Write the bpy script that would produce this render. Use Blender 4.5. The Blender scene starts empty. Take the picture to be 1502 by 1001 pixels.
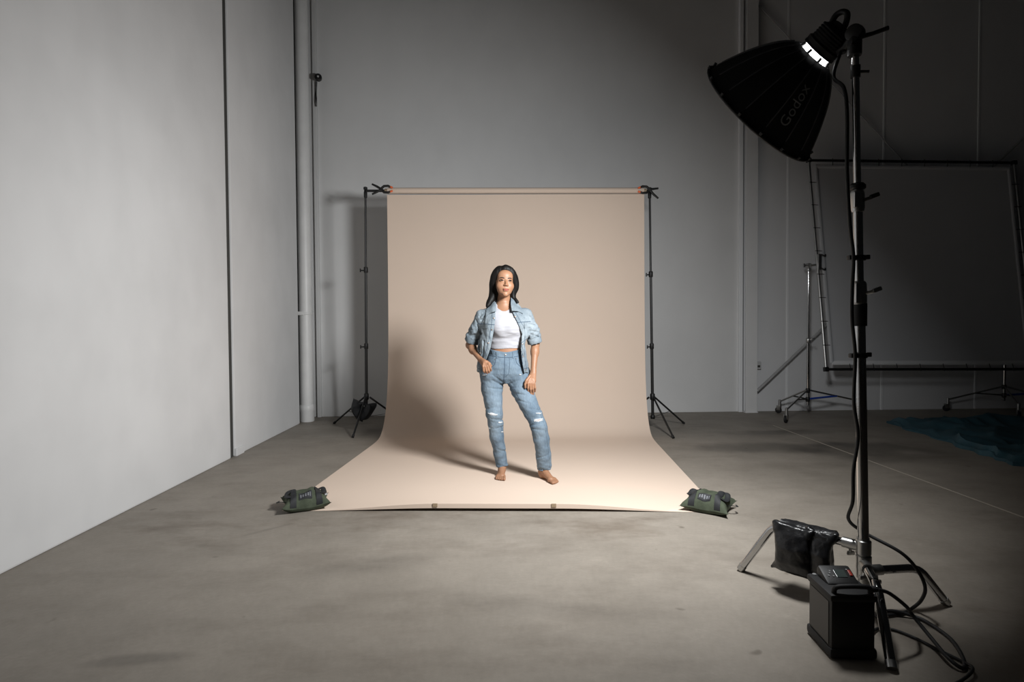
import bpy, bmesh, math, random
import numpy as np
from mathutils import Vector, Matrix
from mathutils.bvhtree import BVHTree
from mathutils import geometry as mgeo

random.seed(7); rng = np.random.default_rng(7)
scene = bpy.context.scene
COL = scene.collection
PI = math.pi

# ------------------------------------------------------------------ camera
CAM_H = 1.15
yaw, pitch, roll = math.radians(2.1), math.radians(1.4), math.radians(0.38)
fwd = Vector((math.sin(yaw)*math.cos(pitch), math.cos(yaw)*math.cos(pitch), -math.sin(pitch)))
rgt = Vector((math.cos(yaw), -math.sin(yaw), 0)); upv = rgt.cross(fwd)
r2 = rgt*math.cos(roll) - upv*math.sin(roll); u2 = rgt*math.sin(roll) + upv*math.cos(roll)
cam_d = bpy.data.cameras.new('camera'); cam = bpy.data.objects.new('camera', cam_d); COL.objects.link(cam)
cam.matrix_world = Matrix(((r2.x, u2.x, -fwd.x, 0), (r2.y, u2.y, -fwd.y, 0), (r2.z, u2.z, -fwd.z, CAM_H), (0, 0, 0, 1)))
cam_d.sensor_width = 36.0; cam_d.lens = 36.0*834/1502
cam_d.clip_start = 0.05; cam_d.clip_end = 100
scene.camera = cam

# ------------------------------------------------------------------ world, key light, exposure
world = bpy.data.worlds.new('dim_warehouse'); scene.world = world; world.use_nodes = True
world.node_tree.nodes['Background'].inputs[0].default_value = (0.95, 0.97, 1.0, 1)
world.node_tree.nodes['Background'].inputs[1].default_value = 0.0035
scene.view_settings.view_transform = 'Standard'; scene.view_settings.look = 'None'
scene.view_settings.gamma = 1.0; scene.view_settings.use_curve_mapping = False
scene.view_settings.exposure = 0.0

SB_C = Vector((1.195, 2.50, 2.094))                    # centre of the softbox opening
SB_A = Vector((-0.475, 0.68, -0.56)).normalized()      # where it points
SB_R, SB_D = 0.295, 0.30
ld = bpy.data.lights.new('softbox_light', 'AREA'); ld.shape = 'DISK'; ld.size = 0.50
ld.energy = 106.0; ld.color = (0.98, 0.993, 1.0); ld.spread = math.radians(156)
lo = bpy.data.objects.new('softbox_light', ld); COL.objects.link(lo)
lo.location = SB_C - SB_A*0.006
lo.rotation_euler = SB_A.to_track_quat('-Z', 'Y').to_euler()

# ------------------------------------------------------------------ helpers: tags, objects, shapes
def tag(o, label=None, cat=None, group=None, kind=None):
    if label: o['label'] = label
    if cat: o['category'] = cat
    if group: o['group'] = group
    if kind: o['kind'] = kind
    return o

def empty(name, loc=(0, 0, 0), rz=0):
    o = bpy.data.objects.new(name, None); COL.objects.link(o)
    o.empty_display_size = 0.05; o.location = loc; o.rotation_euler = (0, 0, rz)
    return o

class MB:
    """collects shapes, builds ONE mesh object"""
    def __init__(s): s.v = []; s.f = []
    def add(s, vs, fs):
        b = len(s.v); s.v += [tuple(p) for p in vs]; s.f += [tuple(b+i for i in q) for q in fs]; return s
    def box(s, c, size, rot=None, bev=0.0):
        bm = bmesh.new(); bmesh.ops.create_cube(bm, size=1.0)
        for q in bm.verts: q.co = Vector((q.co.x*size[0], q.co.y*size[1], q.co.z*size[2]))
        if bev > 0: bmesh.ops.bevel(bm, geom=list(bm.edges), offset=bev, segments=2, affect='EDGES', profile=0.6)
        R = rot if rot is not None else Matrix.Identity(3)
        bm.verts.index_update()
        vs = [R @ q.co + Vector(c) for q in bm.verts]; fs = [[q.index for q in f.verts] for f in bm.faces]
        bm.free(); return s.add(vs, fs)
    def tube(s, path, r, seg=10, cap=True, squash=None):
        P = [Vector(p) for p in path]; n = len(P)
        rr = r if isinstance(r, (list, tuple)) else [r]*n
        T = [(P[min(i+1, n-1)] - P[max(i-1, 0)]).normalized() for i in range(n)]
        a = T[0].orthogonal().normalized(); vs = []
        if squash: a = (Vector(squash) - T[0]*T[0].dot(Vector(squash))).normalized()
        for i in range(n):
            a = (a - T[i]*a.dot(T[i])).normalized(); b = T[i].cross(a)
            k = 1.0 if not squash else 0.35
            for j in range(seg):
                t = 2*PI*j/seg
                vs.append(P[i] + a*(math.cos(t)*rr[i]*k) + b*(math.sin(t)*rr[i]))
        fs = []
        for i in range(n-1):
            for j in range(seg):
                k = (j+1) % seg
                fs.append((i*seg+j, i*seg+k, (i+1)*seg+k, (i+1)*seg+j))
        if cap: fs.append(tuple(reversed(range(seg)))); fs.append(tuple(range((n-1)*seg, n*seg)))
        return s.add(vs, fs)
    def lathe(s, prof, o=(0, 0, 0), ax=(0, 0, 1), seg=20, cap=True):
        ax = Vector(ax).normalized(); a = ax.orthogonal().normalized(); b = ax.cross(a); o = Vector(o); vs = []
        for (r, h) in prof:
            for j in range(seg):
                t = 2*PI*j/seg; vs.append(o + ax*h + (a*math.cos(t) + b*math.sin(t))*r)
        fs = []
        for i in range(len(prof)-1):
            for j in range(seg):
                k = (j+1) % seg; fs.append((i*seg+j, i*seg+k, (i+1)*seg+k, (i+1)*seg+j))
        if cap: fs.append(tuple(reversed(range(seg)))); fs.append(tuple(range((len(prof)-1)*seg, len(prof)*seg)))
        return s.add(vs, fs)
    def build(s, name, mat, parent=None, smooth=False, angle=None):
        me = bpy.data.meshes.new(name); me.from_pydata(s.v, [], s.f); me.update()
        bm = bmesh.new(); bm.from_mesh(me); bmesh.ops.recalc_face_normals(bm, faces=bm.faces); bm.to_mesh(me); bm.free()
        me.materials.append(mat)
        if smooth:
            me.polygons.foreach_set('use_smooth', [True]*len(me.polygons))
            me.set_sharp_from_angle(angle=math.radians(angle if angle else 40))
        o = bpy.data.objects.new(name, me); COL.objects.link(o)
        if parent is not None: o.parent = parent
        return o

def spline(pts, n=8):
    """Catmull-Rom through the points"""
    P = [Vector(p) for p in pts]; P = [P[0]*2-P[1]] + P + [P[-1]*2-P[-2]]; out = []
    for i in range(1, len(P)-2):
        for k in range(n):
            t = k/n; a, b, c, d = P[i-1:i+3]
            out.append(0.5*((2*b) + (c-a)*t + (2*a-5*b+4*c-d)*t*t + (3*b-a-3*c+d)*t**3))
    out.append(P[-2]); return out

def rotz(a): return Matrix.Rotation(a, 3, 'Z')

# ------------------------------------------------------------------ materials
MATS = {}
def srgb(r, g, b):
    f = lambda c: (c/255/12.92 if c/255 <= 0.04045 else ((c/255+0.055)/1.055)**2.4)
    return (f(r), f(g), f(b), 1)
def mat(name, col, rough=0.6, metal=0.0, var=0.0, vscale=8.0, bump=0.0, bscale=60.0, spec=0.5, sheen=0.0, emit=None, coat=0.0, dark=None, bdist=0.01):
    m = bpy.data.materials.new(name); m.use_nodes = True; nt = m.node_tree; N = nt.nodes; L = nt.links
    b = N['Principled BSDF']; c = col if len(col) == 4 else (*col, 1)
    b.inputs['Base Color'].default_value = c; b.inputs['Roughness'].default_value = rough
    b.inputs['Metallic'].default_value = metal; b.inputs['Specular IOR Level'].default_value = spec
    if sheen: b.inputs['Sheen Weight'].default_value = sheen
    if coat: b.inputs['Coat Weight'].default_value = coat
    if emit: b.inputs['Emission Color'].default_value = (1, 1, 1, 1); b.inputs['Emission Strength'].default_value = emit
    tc = N.new('ShaderNodeTexCoord')
    if var > 0 or dark:
        n = N.new('ShaderNodeTexNoise'); n.inputs['Scale'].default_value = vscale; n.inputs['Detail'].default_value = 6
        n.inputs['Roughness'].default_value = 0.6
        L.new(tc.outputs['Object'], n.inputs['Vector'])
        r = N.new('ShaderNodeValToRGB'); L.new(n.outputs['Fac'], r.inputs['Fac'])
        lo = dark if dark else tuple(x*(1-var) for x in c[:3]) + (1,)
        hi = tuple(min(1, x*(1+var)) for x in c[:3]) + (1,)
        r.color_ramp.elements[0].position = 0.3; r.color_ramp.elements[0].color = lo
        r.color_ramp.elements[1].position = 0.7; r.color_ramp.elements[1].color = hi
        L.new(r.outputs['Color'], b.inputs['Base Color'])
    if bump > 0:
        n2 = N.new('ShaderNodeTexNoise'); n2.inputs['Scale'].default_value = bscale; n2.inputs['Detail'].default_value = 5
        L.new(tc.outputs['Object'], n2.inputs['Vector'])
        bp = N.new('ShaderNodeBump'); bp.inputs['Strength'].default_value = bump; bp.inputs['Distance'].default_value = bdist
        L.new(n2.outputs['Fac'], bp.inputs['Height']); L.new(bp.outputs['Normal'], b.inputs['Normal'])
    MATS[name] = m
    return m

def concrete_floor():
    m = bpy.data.materials.new('concrete_floor'); m.use_nodes = True; nt = m.node_tree; N = nt.nodes; L = nt.links
    b = N['Principled BSDF']; tc = N.new('ShaderNodeTexCoord')
    def noise(scale, detail=6, rough=0.6, stretch=None, w=0):
        n = N.new('ShaderNodeTexNoise'); n.inputs['Scale'].default_value = scale; n.inputs['Detail'].default_value = detail
        n.inputs['Roughness'].default_value = rough
        mp = N.new('ShaderNodeMapping'); L.new(tc.outputs['Object'], mp.inputs['Vector'])
        mp.inputs['Scale'].default_value = stretch or (1, 1, 1); mp.inputs['Location'].default_value = (w, w*1.7, 0)
        L.new(mp.outputs['Vector'], n.inputs['Vector']); return n.outputs['Fac']
    def ramp(f, p0, c0, p1, c1):
        r = N.new('ShaderNodeValToRGB'); L.new(f, r.inputs['Fac']); e = r.color_ramp.elements
        e[0].position = p0; e[0].color = c0; e[1].position = p1; e[1].color = c1; return r.outputs['Color']
    def mul(a, c, fac=1.0):
        x = N.new('ShaderNodeMix'); x.data_type = 'RGBA'; x.blend_type = 'MULTIPLY'; x.inputs[0].default_value = fac
        L.new(a, x.inputs[6]); L.new(c, x.inputs[7]); return x.outputs[2]
    base = ramp(noise(1.3, 9, 0.70), 0.30, (0.222, 0.197, 0.165, 1), 0.72, (0.315, 0.280, 0.238, 1))
    streak = ramp(noise(1.9, 7, 0.68, (0.8, 1.7, 1), 3.1), 0.34, (0.84, 0.83, 0.82, 1), 0.52, (1, 1, 1, 1))
    stain = ramp(noise(0.62, 6, 0.66, (0.8, 1.6, 1), 7.7), 0.33, (0.68, 0.65, 0.62, 1), 0.42, (1, 1, 1, 1))
    fine = ramp(noise(42, 4, 0.7), 0.3, (0.93, 0.93, 0.93, 1), 0.7, (1.05, 1.05, 1.05, 1))
    spots = ramp(noise(6.5, 2, 0.5, None, 5.5), 0.22, (0.6, 0.58, 0.56, 1), 0.27, (1, 1, 1, 1))
    pale = ramp(noise(3.0, 8, 0.78, (0.9, 1.4, 1), 1.4), 0.58, (1, 1, 1, 1), 0.76, (1.20, 1.20, 1.20, 1))
    c = mul(mul(mul(mul(mul(base, streak), stain), fine), spots), pale)
    # old oil and scuff stains, each with a place and shape of its own
    wob = N.new('ShaderNodeTexNoise'); wob.inputs['Scale'].default_value = 2.2; wob.inputs['Detail'].default_value = 6
    L.new(tc.outputs['Object'], wob.inputs['Vector'])
    for (x, y, ang, sx, sy, amt) in ((2.65, 5.25, 0.0, 0.95, 0.34, 0.42), (3.55, 5.15, 0.1, 1.1, 0.40, 0.45), (3.05, 5.95, 0.0, 0.8, 0.24, 0.38), (3.5, 4.75, 0.2, 0.8, 0.25, 0.30), (-1.24, 2.00, 0.1, 0.24, 0.05, 0.28), (-1.28, 3.28, 0.75, 0.22, 0.03, 0.22), (-0.55, 2.75, 0.3, 0.5, 0.16, 0.14), (0.2, 2.3, -0.2, 0.6, 0.12, 0.12)):
        mp = N.new('ShaderNodeMapping'); mp.vector_type = 'TEXTURE'; L.new(tc.outputs['Object'], mp.inputs['Vector'])
        mp.inputs['Location'].default_value = (x-3.0*0, y-3.0*0, 0.0); mp.inputs['Rotation'].default_value = (0, 0, ang); mp.inputs['Scale'].default_value = (sx, sy, 1)
        ln = N.new('ShaderNodeVectorMath'); ln.operation = 'LENGTH'; L.new(mp.outputs['Vector'], ln.inputs[0])
        ad = N.new('ShaderNodeMath'); ad.operation = 'MULTIPLY_ADD'; L.new(wob.outputs['Fac'], ad.inputs[0]); ad.inputs[1].default_value = 1.6; L.new(ln.outputs['Value'], ad.inputs[2])
        mr = N.new('ShaderNodeMapRange'); mr.interpolation_type = 'SMOOTHSTEP'; L.new(ad.outputs[0], mr.inputs[0]); mr.inputs[1].default_value = 1.0; mr.inputs[2].default_value = 1.75; mr.inputs[3].default_value = 1-amt; mr.inputs[4].default_value = 1.0
        c = mul(c, mr.outputs[0])
    L.new(c, b.inputs['Base Color'])
    rr = N.new('ShaderNodeMapRange'); L.new(noise(2.0, 5), rr.inputs[0]); rr.inputs[3].default_value = 0.42; rr.inputs[4].default_value = 0.68
    L.new(rr.outputs[0], b.inputs['Roughness']); b.inputs['Specular IOR Level'].default_value = 0.35
    bp = N.new('ShaderNodeBump'); bp.inputs['Strength'].default_value = 0.12; bp.inputs['Distance'].default_value = 0.004
    L.new(noise(30, 6), bp.inputs['Height']); L.new(bp.outputs['Normal'], b.inputs['Normal'])
    return m

def painted_wall(name, col, patch, amount):
    m = bpy.data.materials.new(name); m.use_nodes = True; nt = m.node_tree; N = nt.nodes; L = nt.links
    b = N['Principled BSDF']; tc = N.new('ShaderNodeTexCoord')
    def noise(scale, stretch, detail=5, w=0):
        n = N.new('ShaderNodeTexNoise'); n.inputs['Scale'].default_value = scale; n.inputs['Detail'].default_value = detail
        mp = N.new('ShaderNodeMapping'); L.new(tc.outputs['Object'], mp.inputs['Vector']); mp.inputs['Scale'].default_value = stretch
        mp.inputs['Location'].default_value = (w, w, w)
        L.new(mp.outputs['Vector'], n.inputs['Vector']); return n.outputs['Fac']
    r = N.new('ShaderNodeValToRGB'); L.new(noise(0.55, (1, 0.9, 1.5), 6, 2.2), r.inputs['Fac'])
    r.color_ramp.elements[0].position = 0.38; r.color_ramp.elements[0].color = tuple(x*patch for x in col)+(1,)
    r.color_ramp.elements[1].position = 0.56; r.color_ramp.elements[1].color = tuple(col)+(1,)
    r2_ = N.new('ShaderNodeValToRGB'); L.new(noise(3.2, (1, 1, 0.6), 8, 5.0), r2_.inputs['Fac'])
    r2_.color_ramp.elements[0].position = 0.3; r2_.color_ramp.elements[0].color = (1-amount, 1-amount, 1-amount, 1)
    r2_.color_ramp.elements[1].position = 0.6; r2_.color_ramp.elements[1].color = (1, 1, 1, 1)
    x = N.new('ShaderNodeMix'); x.data_type = 'RGBA'; x.blend_type = 'MULTIPLY'; x.inputs[0].default_value = 1
    L.new(r.outputs['Color'], x.inputs[6]); L.new(r2_.outputs['Color'], x.inputs[7]); L.new(x.outputs[2], b.inputs['Base Color'])
    b.inputs['Roughness'].default_value = 0.62; b.inputs['Specular IOR Level'].default_value = 0.3
    bp = N.new('ShaderNodeBump'); bp.inputs['Strength'].default_value = 0.25; bp.inputs['Distance'].default_value = 0.006
    L.new(noise(9, (1, 1, 1), 7), bp.inputs['Height']); L.new(bp.outputs['Normal'], b.inputs['Normal'])
    return m

M_floor = concrete_floor()
M_wallL = painted_wall('white_painted_concrete', (0.80, 0.80, 0.80), 0.93, 0.05)
M_wallB = painted_wall('grey_painted_concrete', (0.76, 0.76, 0.755), 0.96, 0.03)
M_clad = painted_wall('white_cladding', (0.76, 0.765, 0.775), 0.97, 0.02)
M_joint = mat('joint_white', (0.88, 0.89, 0.90), 0.5)
M_dark = mat('gap_shade_and_dark_cover', (0.055, 0.054, 0.050), 0.9)  # dark tone painting shade into wall joint gaps; also colours the outlet cover
M_pvc = mat('white_pvc', (0.80, 0.80, 0.79), 0.42, var=0.05, vscale=5)
M_steelw = mat('white_steel', (0.78, 0.78, 0.78), 0.5, var=0.03, vscale=4)
M_black = mat('black_metal', (0.012, 0.012, 0.012), 0.42, bump=0.05, bscale=120)
M_blackp = mat('black_plastic', (0.0065, 0.0065, 0.0065), 0.5, bump=0.04, bscale=200)
M_rubber = mat('black_rubber', (0.012, 0.012, 0.013), 0.62)
M_chrome = mat('chrome', (0.50, 0.50, 0.50), 0.11, metal=1.0, bump=0.02, bscale=90)
M_chromed = mat('dull_chrome', (0.50, 0.50, 0.49), 0.33, metal=1.0, bump=0.03, bscale=150)
M_paper = mat('beige_paper', (0.685, 0.555, 0.455), 0.85, var=0.012, vscale=2.0, spec=0.15)
M_tape = mat('brown_tape', (0.35, 0.26, 0.17), 0.5)
M_orange = mat('orange_rubber', (0.85, 0.16, 0.05), 0.5)
M_sbag = mat('green_canvas', (0.062, 0.074, 0.050), 0.85, var=0.35, vscale=14, bump=0.3, bscale=220, bdist=0.002, spec=0.2)
M_web = mat('black_webbing', (0.013, 0.014, 0.016), 0.7, bump=0.2, bscale=300, bdist=0.001)
M_clip = mat('clear_buckle', (0.45, 0.46, 0.47), 0.3)
M_print = mat('pale_print', (0.16, 0.165, 0.18), 0.7)
M_leather = mat('black_leather', (0.008, 0.008, 0.009), 0.32, bump=0.45, bscale=28, bdist=0.01, spec=0.6)
M_nylon = mat('black_nylon', (0.0075, 0.0075, 0.008), 0.62, bump=0.15, bscale=60, bdist=0.004)
M_silver = mat('silver_lining', (0.75, 0.75, 0.76), 0.35, metal=0.6)
M_diff = mat('white_diffuser', (0.9, 0.9, 0.9), 0.8)
M_letter = mat('grey_print', (0.30, 0.30, 0.30), 0.8)
M_seam = mat('seam_grey', (0.11, 0.11, 0.115), 0.6)
M_bulb = mat('lit_flash_tube', (1, 1, 1), 0.5, emit=12.0)
M_glow = mat('leak_glow', (1, 1, 1), 0.5, emit=10.0)  # emissive white imitating light that leaks at the softbox neck
M_grey = mat('grey_casing', (0.085, 0.08, 0.075), 0.5, bump=0.05, bscale=200)
M_screen = mat('grey_screen', (0.06, 0.075, 0.07), 0.2)
M_btn = mat('white_button', (0.30, 0.30, 0.30), 0.5)
M_red = mat('red_switch', (0.35, 0.025, 0.01), 0.4)
M_silk = mat('white_silk', (0.56, 0.57, 0.59), 0.8, var=0.03, vscale=1.2, spec=0.1)
M_silkh = mat('white_hem', (0.78, 0.79, 0.80), 0.8, spec=0.1)
M_blue = mat('blue_sleeve', (0.02, 0.07, 0.42), 0.5)
M_tarp = mat('teal_tarp', (0.030, 0.085, 0.110), 0.55, var=0.25, vscale=3, bump=0.3, bscale=7, bdist=0.02)
M_rod = mat('galvanised_rod', (0.42, 0.42, 0.42), 0.5, var=0.08, vscale=6)
M_conduit = mat('outlet_white', (0.55, 0.55, 0.55), 0.5)

# ------------------------------------------------------------------ the setting
def struct(o): o['kind'] = 'structure'; return o

floor = struct(MB().box((3.0, 3.0, -0.05), (22, 14, 0.1)).build('floor', M_floor))
tag(floor, 'worn grey-brown concrete floor with stains and trowel marks')
fj = MB(); fj.box((3.175, 4.1, 0.0008), (0.014, 4.6, 0.0016), rotz(-0.025)); fj.build('control_joint', mat('joint_filler', (0.40, 0.36, 0.30), 0.7), floor)

WX = -2.315; HT = 6.6
wl = struct(empty('wall_left', (WX, 5.0, 0))); tag(wl, 'white painted concrete wall panels on the left')
def wpart(name, c, size, m, parent, bev=0.0):
    o = MB().box(Vector(c)-Vector(parent.location), size, None, bev).build(name, m, parent); return o
wpart('concrete_panel', (WX-0.11, 0.93, HT/2), (0.22, 8.36, HT), M_wallL, wl, 0.012)
wpart('concrete_panel', (WX-0.115, 6.06, HT/2), (0.23, 1.74, HT), M_wallL, wl, 0.012)
wpart('joint_shade_strip', (WX-0.045, 5.15, HT/2), (0.06, 0.10, HT), M_dark, wl)  # dark strip painted as the shade of a deep open joint
wpart('joint_shade_strip', (WX-0.06, 6.965, HT/2), (0.06, 0.07, HT), M_dark, wl)  # this and the next strip paint gap shade either side of the downpipe
wpart('joint_shade_strip', (WX-0.06, 7.27, HT/2), (0.12, 0.05, HT), M_dark, wl)
wpart('foot_block', (WX+0.004, 5.27, 0.035), (0.024, 0.16, 0.07), M_wallL, wl, 0.006)
wpart('corner_return', (WX-0.21, 7.25, HT/2), (0.2, 0.62, HT), M_wallB, wl)

BY = 7.45
wb = struct(empty('wall_back', (0.4, BY, 0))); tag(wb, 'grey painted concrete back wall behind the backdrop')
wpart('concrete_panel', (0.41, BY+0.1, HT/2), (5.78, 0.2, HT), M_wallB, wb, 0.008)
wpart('corner_trim', (-2.225, BY-0.02, HT/2), (0.05, 0.06, HT), M_wallB, wb, 0.008)
wpart('edge_strip', (3.305, BY-0.015, HT/2), (0.05, 0.05, HT), M_joint, wb, 0.006)

wr = struct(empty('wall_right', (6.0, BY, 0))); tag(wr, 'dim white insulated panel wall on the right')
edges = [3.36, 3.955, 5.255, 6.555, 7.855, 9.2]
for a, b in zip(edges[:-1], edges[1:]):
    wpart('cladding_panel', ((a+b)/2, BY+0.06, HT/2), (b-a-0.014, 0.1, HT), M_clad, wr, 0.006)
for a in edges[1:-1]:
    wpart('joint_strip', (a, BY+0.018, HT/2), (0.030, 0.03, HT), M_joint, wr, 0.004)
wpart('joint_backing', (6.2, BY+0.14, HT/2), (6.4, 0.04, HT), M_dark, wr)

colm = empty('steel_column', (3.42, 7.38, 0)); struct(colm); tag(colm, 'white steel column between the concrete wall and the panel wall')
MB().box((0, -0.03, HT/2), (0.155, 0.012, HT), None, 0.003).build('front_flange', M_steelw, colm)
MB().box((0, 0.035, HT/2), (0.012, 0.12, HT), None, 0.003).build('web', M_steelw, colm)
MB().box((0, 0.0, 0.006), (0.17, 0.09, 0.012), None, 0.002).build('base_plate', M_steelw, colm)

# brace rods (cross bracing in front of the panel wall)
def rod(name, a, b, r, label):
    o = MB().tube([a, b], r, 8).build(name, M_rod, None, True); tag(o, label, 'brace'); return o
rod('brace_rod', (3.44, 7.40, 5.41), (8.6, 7.40, 0.12), 0.008, 'thin white brace rod slanting down to the right above the diffusion frame')
rod('brace_rod', (3.50, 7.36, 0.285), (8.6, 7.36, 5.03), 0.019, 'pale brace bar rising from the foot of the white steel column')

# downpipe in the left corner
pc = Vector((-2.285, 7.11, 0)); dp = empty('downpipe', pc); tag(dp, 'white plastic downpipe standing in the left rear corner', 'pipe')
MB().lathe([(0.078, 0.12), (0.078, HT)], seg=24).build('pipe', M_pvc, dp, True)
MB().lathe([(0.082, 0.0), (0.086, 0.01), (0.086, 0.13), (0.090, 0.14), (0.090, 0.185), (0.084, 0.20), (0.078, 0.21)], seg=24).build('socket', M_pvc, dp, True)
MB().box((-0.06, -0.075, 1.335), (0.13, 0.03, 0.045), None, 0.008).lathe([(0.081, 1.318), (0.084, 1.322), (0.084, 1.348), (0.081, 1.352)], seg=24).build('bracket', M_pvc, dp, True)

kn = empty('wall_sensor', (-2.15, 7.33, 4.30)); tag(kn, 'small round black fitting high up beside the downpipe', 'sensor')
MB().lathe([(0.034, 0), (0.044, 0.01), (0.044, 0.05), (0.03, 0.062)], ax=(0.2, -1, 0), seg=18).build('body', M_black, kn, True)
MB().lathe([(0.012, 0.0625), (0.012, 0.066)], ax=(0.2, -1, 0), seg=10).build('lens', M_conduit, kn, True)
MB().tube([(0.01, 0.02, 0.03), (0.0, 0.09, 0.05)], 0.012, 8).build('mount', M_black, kn, True)
MB().tube(spline([(-0.03, 0.02, -0.03), (-0.05, 0.05, -0.16), (-0.042, 0.03, -0.25), (-0.05, 0.05, -0.33)]), 0.010, 8).build('cable', M_black, kn, True)

ou = empty('wall_outlet', (3.545, 7.43, 0.62)); tag(ou, 'small pale outlet box low on the panel wall beside the column', 'outlet')
MB().box((0, 0, 0), (0.07, 0.05, 0.10), None, 0.008).build('box', M_conduit, ou)
MB().box((0, -0.026, -0.012), (0.035, 0.004, 0.03), None, 0.001).build('cover', M_dark, ou)

# ------------------------------------------------------------------ paper backdrop
FL, FR = Vector((-1.325, 3.61, 0)), Vector((1.405, 3.43, 0))       # front corners on the floor
RL, RR = Vector((-1.123, 6.29, 2.655)), Vector((1.692, 6.22, 2.645))  # roll ends
ROLL_R = 0.034
bd = empty('paper_backdrop', (0.15, 4.9, 0)); tag(bd, 'beige seamless paper backdrop sweeping down from its roll across the floor', 'backdrop')
def prof():
    """(t along the floor 0..1 of front->roll, z)"""
    L = 2.70; out = []
    for s in np.linspace(0.0, 1.98, 30): out.append((s, 0.0))
    # quarter-ish sweep then exponential approach to the hanging sheet
    P = [(1.98, 0.0), (2.14, 0.005), (2.25, 0.022), (2.335, 0.06), (2.40, 0.115), (2.465, 0.20), (2.525, 0.32), (2.575, 0.48), (2.615, 0.70), (2.643, 1.0), (2.658, 1.35), (2.665, 1.75), (2.667, 2.2), (2.667, 2.60)]
    sp = spline([(a, b, 0) for a, b in P], 5)
    out += [(q.x, q.y) for q in sp[1:]]
    return out
PR = prof(); NX = 48
def sheet_pt(i, j):
    s, z = PR[j]; a = i/NX; t = s/2.667
    base = FL.lerp(FR, a).lerp(Vector((RL.x, RL.y, 0)).lerp(Vector((RR.x, RR.y, 0)), a), t)
    lift = 0.0
    if z < 0.004:
        e = min(a, 1-a)
        m = min(1.0, max(0, (e-0.06)/0.30)); m = m*m*(3-2*m)
        lift = 0.046*m*max(0, 1-s/0.42)**2 + 0.0035*m*math.exp(-((s-1.2)/0.6)**2)*(1+math.sin(a*17+s*3))*0.5
    wob = 0.003*math.sin(a*9+z*2)*min(1, z)
    return Vector((base.x, base.y+wob, z+lift+0.0022))
vs = []; fs = []; rows = len(PR)
# turned-down lip at the front edge
for i in range(NX+1):
    p = sheet_pt(i, 0); vs.append((p.x, p.y-0.001, 0.0022 + (p.z-0.0022)*0.42))
for j in range(rows):
    for i in range(NX+1): vs.append(tuple(sheet_pt(i, j)))
rows += 1
W1 = NX+1
for j in range(rows-1):
    for i in range(NX): fs.append((j*W1+i, j*W1+i+1, (j+1)*W1+i+1, (j+1)*W1+i))
top = len(vs)
for (x, y, z) in vs[:]: vs.append((x, y+0.0012*(z > 0.3), z-0.0012*(z <= 0.3)))
for j in range(rows-1):
    for i in range(NX): fs.append((top+(j+1)*W1+i, top+(j+1)*W1+i+1, top+j*W1+i+1, top+j*W1+i))
for j in range(rows-1):
    for i, fl in ((0, 0), (NX, 1)):
        q = (j*W1+i, (j+1)*W1+i, top+(j+1)*W1+i, top+j*W1+i); fs.append(q if fl else q[::-1])
for i in range(NX): fs.append((i+1, i, top+i, top+i+1))
off = -Vector(bd.location)
MB().add([Vector(p)+off for p in vs], fs).build('paper_sheet', M_paper, bd, True, 60)
d_r = (RR-RL).normalized(); back = Vector((d_r.y, -d_r.x, 0))*-1
c0 = RL + Vector((0, ROLL_R, -0.0)); c1 = RR + Vector((0, ROLL_R, -0.0))
MB().tube([c0+off, c1+off], ROLL_R, 24).build('paper_roll', M_paper, bd, True)
MB().tube([c0+off-d_r*0.03, c1+off+d_r*0.03], 0.024, 16).build('cardboard_core', M_tape, bd, True)
for a in (0.36, 0.635):
    p = sheet_pt(int(a*NX), 0)
    MB().box(Vector((p.x, p.y-0.003, p.z-0.008))+off, (0.03, 0.004, 0.022), rotz(-0.066), 0.001).build('tape_piece', M_tape, bd)

# crossbar through the roll
cb = MB().tube([c0-d_r*0.235, c1+d_r*0.075], 0.014, 12).build('crossbar', M_black, None, True)
tag(cb, 'black crossbar carrying the beige paper roll between two stands', 'crossbar')

# spring clamps at the roll ends
def clamp(name, o, sx, tilt, label):
    c = empty(name, o); tag(c, label, 'clamp', 'spring clamps at the ends of the paper roll')
    def R(p): return (p[0]*sx, p[1], p[2])
    for s in (1, -1):
        h = MB()
        h.tube([R((-0.015, 0, 0.006*s)), R((-0.05, 0, 0.028*s+tilt)), R((-0.105, 0, 0.055*s+tilt*2))], [0.013, 0.013, 0.010], 8)
        h.build('handle', M_blackp, c, True)
        j = MB().tube([R((-0.02, 0, -0.004*s)), R((0.025, 0, 0.033*s)), R((0.07, 0, 0.036*s)), R((0.098, 0, 0.022*s))], [0.013, 0.014, 0.013, 0.010], 8)
        ja = j.build('jaw', M_blackp, c, True)
        MB().tube([R((0.092, 0, 0.026*s)), R((0.118, 0, 0.017*s))], [0.011, 0.010], 8).build('jaw_pad', M_orange, ja, True)
    MB().lathe([(0.016, -0.018), (0.016, 0.018)], ax=(0, 1, 0), seg=12).build('pivot', M_blackp, c, True)
clamp('spring_clamp', c0 - d_r*0.055 + Vector((0, -0.05, 0.006)), 1, 0.0, 'black spring clamp with orange tips at the left end of the paper roll')
clamp('spring_clamp', c1 + d_r*0.045 + Vector((0, -0.05, 0.0)), -1, -0.02, 'black spring clamp with orange tips at the right end of the paper roll')

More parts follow.
